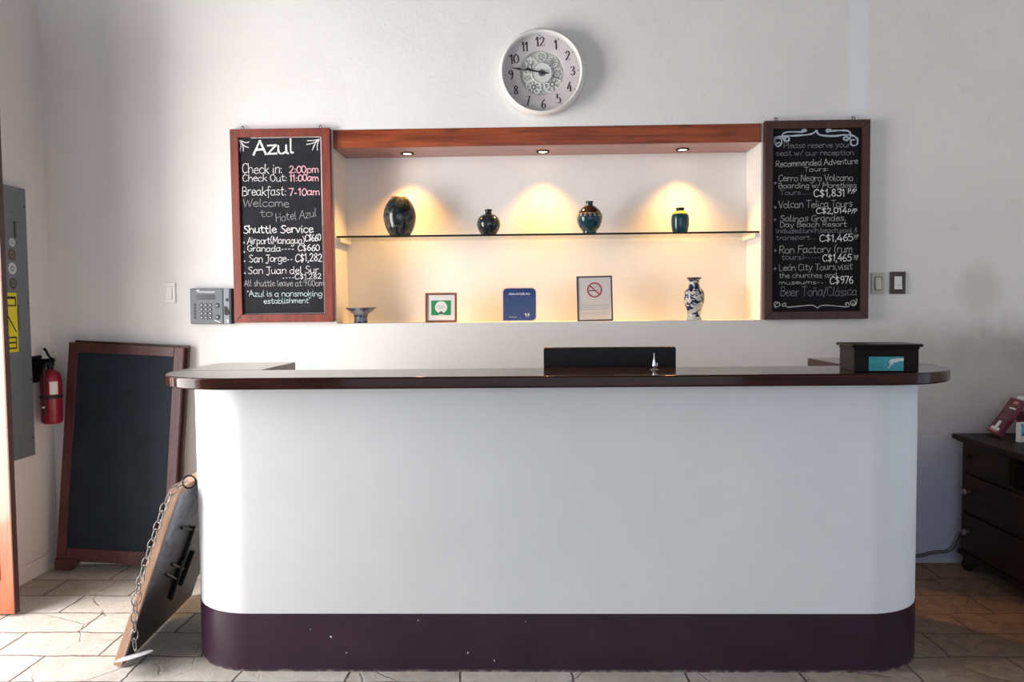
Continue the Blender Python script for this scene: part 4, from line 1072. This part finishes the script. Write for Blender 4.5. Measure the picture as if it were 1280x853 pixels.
# ------------------------------------------------------------------ large folding chalkboard leaning in the corner
ab = thing('folding_chalkboard', 'large blank folding chalkboard in a reddish wooden frame leaning in the left corner', 'chalkboard', (-2.140, -0.150, 0.006), (math.radians(-3.9), math.radians(3.2), 0))
w2 = 0.298; H_ = 1.162; st = 0.049
bm = new()
for s in (-1, 1): box(bm, min(s * w2, s * (w2 - st)), max(s * w2, s * (w2 - st)), 0.0, 0.024, 0.035, H_, 0.003)
box(bm, -w2 + st + .0005, w2 - st - .0005, 0.0, 0.024, H_ - st, H_, 0.003); box(bm, -w2 + st + .0005, w2 - st - .0005, 0.0, 0.024, 0.045, 0.112, 0.003)
obj('front_frame', bm, 'aframe_wood', ab)
bm = new(); box(bm, -w2 + st - .003, w2 - st + .003, 0.008, 0.018, 0.108, H_ - st + .003)
p = obj('slate', bm, 'slate_dusty', ab); p['label'] = 'blank blue-black slate'
bm = new()
for s in (-1, 1):
    xa = s * w2
    prism(bm, [(xa, 0.0), (xa, 0.058), (xa - s * 0.125, 0.058), (xa - s * 0.105, 0.028), (xa - s * 0.085, 0.0)], -0.012, 0.030, 'XZ', 0.003)
    obj('foot', bm, 'aframe_wood', ab); bm = new()
bm.free()
bm = new(); dx = 0.014
for s in (-1, 1): box(bm, min(s * w2, s * (w2 - st)) + dx, max(s * w2, s * (w2 - st)) + dx, 0.030, 0.052, 0.02, H_ + .012, 0.003)
box(bm, -w2 + st + dx + .0005, w2 - st + dx - .0005, 0.030, 0.052, H_ + .012 - st, H_ + .012, 0.003); box(bm, -w2 + st + dx + .0005, w2 - st + dx - .0005, 0.030, 0.052, 0.05, 0.11, 0.003)
obj('rear_frame', bm, 'dark_frame_wood', ab)
bm = new(); box(bm, -w2 + st - .003 + dx, w2 - st + .003 + dx, 0.036, 0.046, 0.106, H_ + .012 - st + .003)
obj('rear_slate', bm, 'slate_black', ab)

# ------------------------------------------------------------------ painted plank sign leaning on the counter's left side
LEAN = math.atan2(0.238, 0.675)
sg = thing('painted_sign', 'thick wooden sign with dark painted face leaning against the left side of the counter', 'sign', (-1.604, -0.80, 0.012), (0, LEAN, math.radians(4.0)))
SH, ST, Y0, Y1 = 0.715, 0.032, -0.36, 0.34
bm = new(); box(bm, 0.0, ST, Y0, Y1, 0.0, SH, 0.003)
obj('plank', bm, 'plank_wood', sg)
bm = new(); box(bm, ST + 0.0004, ST + 0.003, Y0 + 0.012, Y1 - 0.012, 0.014, SH - 0.030)
p = obj('painted_face', bm, 'sign_paint', sg); p['label'] = 'dark painted picture face'
def bar(y0, z0, y1, z1, r): 
    bm = new(); tube(bm, [(ST + 0.009, y0, z0), (ST + 0.009, y1, z1)], r, 6, smooth=False)
    obj('iron_bar', bm, 'iron', sg)
for q in ((-0.045, 0.470, -0.03, 0.150, 0.010), (-0.21, 0.515, -0.04, 0.455, 0.006), (-0.175, 0.350, 0.01, 0.262, 0.006), (-0.22, 0.325, -0.05, 0.24, 0.006), (0.07, 0.325, 0.05, 0.175, 0.011), (-0.06, 0.33, -0.02, 0.14, 0.008)):
    bar(*q)
# chain drawn over the near edge of the plank, ending in a metal disc
Mi = (Matrix.Translation(Vector((-1.604, -0.80, 0.012))) @ Matrix.Rotation(math.radians(4.0), 4, 'Z') @ Matrix.Rotation(LEAN, 4, 'Y')).inverted()
path = [(-1.288, -1.150, 0.706), (-1.312, -1.172, 0.690), (-1.350, -1.178, 0.630), (-1.376, -1.18, 0.561), (-1.398, -1.18, 0.502), (-1.418, -1.18, 0.445), (-1.440, -1.18, 0.382), (-1.458, -1.18, 0.322), (-1.472, -1.18, 0.265), (-1.478, -1.18, 0.228), (-1.480, -1.18, 0.168), (-1.482, -1.18, 0.110), (-1.480, -1.18, 0.078)]
P = smoothline(path, 24)
ch = bpy.data.objects.new('chain', None); COL.objects.link(ch); ch.parent = sg
acc = 0.0; last = P[0]; links = [P[0]]
for q in P[1:]:
    acc += (q - last).length; last = q
    if acc >= 0.0345: links.append(q.copy()); acc = 0.0
for i, (a, b_) in enumerate(zip(links, links[1:])):
    c = (a + b_) / 2; d = (b_ - a).normalized(); side = Vector((0.75, 0.66, 0.0)) if i % 2 else Vector((0.80, -0.60, 0.0))
    side = (side - d * side.dot(d)).normalized()
    big = 1.25 if i in (len(links) - 7,) else 1.0
    pts = [c + d * 0.0230 * math.sin(2 * PI * k / 14) * big + side * 0.0125 * math.cos(2 * PI * k / 14) * big for k in range(14)]
    bm = new(); tube(bm, [Mi @ q for q in pts], 0.0022, 6, closed=True, per=2)
    obj('chain_link', bm, 'chain_steel', ch)
bm = new(); tube(bm, [Mi @ Vector((-1.300 + 0.020 * math.cos(2 * PI * k / 20), -1.09 + 0.010 * math.cos(2 * PI * k / 20), 0.690 + 0.024 * math.sin(2 * PI * k / 20))) for k in range(20)], 0.0032, 8, closed=True)
obj('hanging_ring', bm, 'iron', sg)
bm = new(); lathe(bm, [(0.001, 0.0015), (0.0635, 0.0015), (0.065, 0.0), (0.0635, -0.0015), (0.001, -0.0015)], 44, cap0=False, cap1=False)
for v in bm.verts:
    v.co = Mi @ (Matrix.Translation(Vector((-1.482, -1.185, 0.060))) @ Matrix.Rotation(math.radians(-13), 4, 'Y') @ Matrix.Rotation(math.radians(-11), 4, 'X') @ v.co)
p = obj('chain_disc', bm, 'disc_metal', sg); p['label'] = 'round pale metal disc on the chain end'
# black iron hook foot showing between the sign and the counter
bm = new(); tube(bm, [(-1.345, -0.72, 0.16), (-1.360, -0.72, 0.11), (-1.385, -0.735, 0.070), (-1.42, -0.75, 0.075)], [0.012, 0.011, 0.010, 0.004], 8)
for v in bm.verts: v.co = Mi @ v.co
obj('iron_hook', bm, 'iron', sg)

# ------------------------------------------------------------------ things on and behind the worktop
WZ = 1.1004
mo = thing('computer_monitor', 'black computer monitor seen from behind over the middle of the worktop', 'monitor', (0.326, -0.745, 0.7655))
bm = new(); prism(bm, rrect(-0.2735, 0.2735, 0.075, 0.405, 0.010, 5), -0.018, 0.014, 'XZ', 0.005)
obj('rear_housing', bm, 'black_plastic', mo)
bm = new(); prism(bm, rrect(-0.16, 0.16, 0.11, 0.325, 0.02, 5), -0.034, -0.0175, 'XZ', 0.008)
obj('rear_bulge', bm, 'black_plastic', mo)
bm = new()
for k in range(9): box(bm, -0.20 + k * 0.05, -0.17 + k * 0.05, -0.0188, -0.0178, 0.365, 0.369)
obj('vent_slots', bm, 'black_plastic', mo)
bm = new(); box(bm, -0.262, 0.262, 0.0142, 0.0152, 0.092, 0.395)
obj('screen', bm, 'screen_black', mo)
bm = new(); box(bm, -0.04, 0.04, -0.012, 0.008, 0.010, 0.085, 0.004)
obj('stand_neck', bm, 'black_plastic', mo)
bm = new(); prism(bm, rrect(-0.12, 0.12, -0.10, 0.09, 0.03, 6), 0.0, 0.012, 'XY', 0.003)
obj('stand_base', bm, 'black_plastic', mo)

pn = thing('pen_holder', 'small silver spire-shaped desk pen stand on the worktop in front of the monitor', 'pen stand', (0.461, -1.06, WZ))
bm = new(); lathe(bm, [(0.016, 0.0), (0.016, 0.002), (0.006, 0.004), (0.004, 0.006)], 28)
obj('base_disc', bm, 'device_dark', pn)
bm = new(); lathe(bm, [(0.004, 0.005), (0.0062, 0.012), (0.0068, 0.018), (0.0048, 0.030), (0.0028, 0.038)], 24)
obj('pen_socket', bm, 'bright_steel', pn)
bm = new(); lathe(bm, [(0.0024, 0.037), (0.0018, 0.050), (0.0008, 0.064)], 16)
obj('pen_stem', bm, 'steel', pn)
bm = new(); tube(bm, [(0.006, 0, 0.010), (0.011, 0, 0.016), (0.0095, 0, 0.026)], 0.0016, 6)
obj('pen_clip', bm, 'bright_steel', pn)

bx = thing('wooden_box', 'dark lidded wooden box with a turquoise card on the right end of the worktop', 'box', (1.252, -1.145, WZ), (0, 0, math.radians(-3)))
bm = new(); box(bm, -0.110, 0.110, -0.073, 0.073, 0.0, 0.079, 0.002)
obj('box_body', bm, 'box_wood', bx)
bm = new(); box(bm, -0.112, 0.112, -0.075, 0.075, 0.0795, 0.088, 0.002); box(bm, -0.121, 0.121, -0.083, 0.083, 0.0882, 0.098, 0.003)
obj('box_lid', bm, 'box_wood', bx)
ik = Ink()
ik.rect(-0.060, 0.058, 0.004, 0.054, -0.0738, 0)
hand_o = [(0.058, 0.0485), (0.034, 0.0475), (0.020, 0.0455), (0.013, 0.0435), (0.009, 0.037), (0.0075, 0.029), (0.0105, 0.0285), (0.0125, 0.034), (0.0145, 0.0355), (0.0125, 0.028), (0.0105, 0.020), (0.0125, 0.0185), (0.0155, 0.0245), (0.0180, 0.0320), (0.0185, 0.025), (0.0205, 0.0235), (0.0220, 0.0285), (0.0235, 0.0335), (0.029, 0.0335), (0.036, 0.0345), (0.045, 0.0385), (0.058, 0.0385)]
ik.poly(hand_o, -0.0741, 1)
ik.poly(circle(0.0085, 0.0165, 0.003, 12), -0.0741, 1)
ik.stroke([(-0.054, 0.046), (-0.048, 0.050), (-0.042, 0.046), (-0.034, 0.050), (-0.028, 0.048)], 0.002, -0.0741, 2)
for z, x1 in ((0.030, -0.014), (0.025, -0.022), (0.018, -0.006), (0.013, -0.018)): ik.stroke([(-0.048, z), (x1, z)], 0.0012, -0.0741, 2)
p = obj('printed_card', ik.bm, 'teal_card', bx, smooth=False, mats=['teal_card', 'hand_print', 'teal_ink']); p['label'] = 'turquoise card with a white hand'

# ------------------------------------------------------------------ chest of drawers against the right wall, facing -X
cz_ = thing('chest_of_drawers', 'dark brown wooden chest of drawers against the right wall', 'chest of drawers', (2.16, -0.07, 0.0))
CD, CLN = 0.54, 1.12                                                # depth in X, length towards the camera
bm = new()
box(bm, 0.004, CD, -0.028, 0.0, 0.075, 0.645, 0.002); box(bm, 0.004, CD, -CLN, -CLN + 0.028, 0.075, 0.645, 0.002); box(bm, CD - 0.015, CD, -CLN + .028, -0.028, 0.09, 0.645)
box(bm, 0.010, CD - .015, -CLN + .028, -0.028, 0.490, 0.505); box(bm, 0.010, CD - .015, -CLN + .028, -0.028, 0.292, 0.304); box(bm, 0.010, CD - .015, -CLN + .028, -0.028, 0.085, 0.100)
box(bm, 0.006, CD - .015, -0.405, -0.385, 0.505, 0.645); box(bm, 0.006, CD - .015, -CLN + .385, -CLN + .405, 0.505, 0.645)
obj('carcass', bm, 'chest_wood', cz_)
bm = new(); box(bm, -0.040, CD + 0.01, -CLN - 0.03, 0.022, 0.655, 0.681, 0.006, 3); box(bm, -0.022, CD, -CLN - 0.015, 0.010, 0.645, 0.6555, 0.003)
obj('chest_top', bm, 'chest_wood', cz_)
bm = new(); box(bm, -0.012, 0.030, -CLN - .006, 0.006, 0.075, 0.098, 0.004)
obj('base_rail', bm, 'chest_wood', cz_)
for (ya, yb, za, zb, knobs) in ((-0.383, -0.030, 0.508, 0.640, (-0.082,)), (-CLN + .030, -0.030, 0.307, 0.487, (-0.080, -CLN + .08)), (-CLN + .030, -0.030, 0.103, 0.289, (-0.080, -CLN + .08)), (-CLN + .030, -CLN + .383, 0.508, 0.640, (-CLN + .082,))):
    bm = new(); box(bm, -0.004, 0.018, ya, yb, za, zb, 0.003)
    d = obj('drawer', bm, 'chest_wood', cz_)
    for ky in knobs:
        bm = new(); zc = (za + zb) / 2 + 0.01
        lathe(bm, [(0.008, -0.003), (0.007, -0.014), (0.013, -0.020), (0.016, -0.027), (0.012, -0.034), (0.001, -0.036)], 24, (0, ky, zc), 'X', cap0=False, cap1=False)
        obj('knob', bm, 'knob_wood' if zb < 0.5 else 'chest_wood', d)
for (x_, y_) in ((0.02, -0.035), (0.02, -CLN + .035), (CD - .05, -0.035), (CD - .05, -CLN + .035)):
    bm = new(); lathe(bm, [(0.018, 0.0), (0.026, 0.012), (0.028, 0.035), (0.020, 0.060), (0.026, 0.0755)], 20, (x_, y_, 0))
    obj('foot', bm, 'chest_wood', cz_)
bm = new(); prism(bm, [(-0.060, 0.0755), (-0.060, 0.030), (-0.085, 0.024), (-0.12, 0.050), (-0.18, 0.0755)], 0.004, 0.024, 'YZ')
obj('foot_bracket', bm, 'chest_wood', cz_)

# slim red packet leaning on the chest, pale carton behind it, small printed card box
CZ = 0.6815
BLv, TLv, TRv, BRv = Vector((2.290, -0.056, CZ + .016)), Vector((2.392, -0.078, 0.866)), Vector((2.352, -0.226, 0.868)), Vector((2.256, -0.200, CZ + .016))
e1 = (BRv - BLv).normalized(); up_ = (TLv - BLv); up_ = (up_ - e1 * up_.dot(e1)); hgt = up_.length; up_.normalize(); nn = up_.cross(e1).normalized()
if nn.x > 0: nn = -nn
Mb = Matrix.Identity(4)
for i in range(3): Mb[i][0] = e1[i]; Mb[i][1] = -nn[i]; Mb[i][2] = up_[i]
Mb.translation = BLv
rb = thing('red_packet', 'slim dark red packet with pale print leaning on the chest of drawers', 'packet')
rb.matrix_world = Mb
bw = (BRv - BLv).length
bm = new(); box(bm, 0, bw, 0.0, 0.022, 0.0, hgt, 0.0015)
obj('packet_body', bm, 'red_card', rb)
ik = Ink()
ik.rect(0.012, bw - .012, 0.028, hgt - 0.055, -0.0004, 0)
ik.rect(0.012, bw - .030, 0.010, 0.022, -0.0004, 1)
ik.rect(0.055, 0.095, 0.024, 0.070, -0.0007, 2); ik.rect(0.020, 0.130, 0.020, 0.034, -0.0008, 2)
ik.stroke([(0.045, 0.125), (0.060, 0.150), (0.075, 0.180)], 0.004, -0.0007, 1); ik.stroke([(0.095, 0.12), (0.088, 0.15), (0.078, 0.18)], 0.003, -0.0007, 1); ik.stroke([(0.03, 0.085), (0.12, 0.095)], 0.003, -0.0007, 1); ik.stroke([(0.03, 0.10), (0.10, 0.11)], 0.002, -0.0007, 1)
ik.stroke([(0.070, hgt - .052), (0.140, hgt - .050)], 0.008, -0.0007, 2); ik.rect(0.075, 0.125, hgt - .028, hgt - .012, -0.0007, 1)
obj('packet_print', ik.bm, 'red_card_dark', rb, smooth=False, mats=['red_card_dark', 'red_ink', 'paper'])
t_ = thing('pale_carton', 'pale upright carton with a pink base propping the red packet on the chest', 'carton', (2.455, -0.17, CZ))
bm = new(); box(bm, -0.040, 0.055, -0.085, 0.085, 0.0, 0.118, 0.002)
obj('carton_base', bm, 'carton_pink', t_)
bm = new(); box(bm, -0.039, 0.054, -0.084, 0.084, 0.1182, 0.19, 0.003)
obj('carton_body', bm, 'paper', t_)
t_ = thing('small_card_box', 'small white box printed with a blue picture at the right edge of the photo', 'box', (2.315, -0.300, CZ), (0, 0, math.radians(12)))
bm = new(); box(bm, -0.028, 0.075, -0.012, 0.014, 0.0, 0.092, 0.001)
obj('box_body', bm, 'paper', t_)
ik = Ink(); ik.rect(-0.024, 0.071, 0.030, 0.088, -0.0124, 0); ik.poly([(-0.020, 0.030), (-0.012, 0.048), (-0.004, 0.040), (0.006, 0.060), (0.014, 0.044), (0.026, 0.052), (0.036, 0.036), (0.036, 0.030)], -0.0127, 1)
obj('box_picture', ik.bm, 'sky_print', t_, smooth=False, mats=['sky_print', 'figure_print'])

# cable along the foot of the back wall
bm = new(); tube(bm, [(1.55, -0.010, 0.030), (1.80, -0.010, 0.030), (1.98, -0.010, 0.040), (2.06, -0.010, 0.058), (2.12, -0.010, 0.062), (2.155, -0.010, 0.085), (2.175, -0.010, 0.130), (2.20, -0.010, 0.16), (2.3, -0.010, 0.17)], 0.0095, 8)
tag(obj('cable', bm, 'cable_paint'), 'grey cable running along the foot of the wall beside the chest', 'cable')
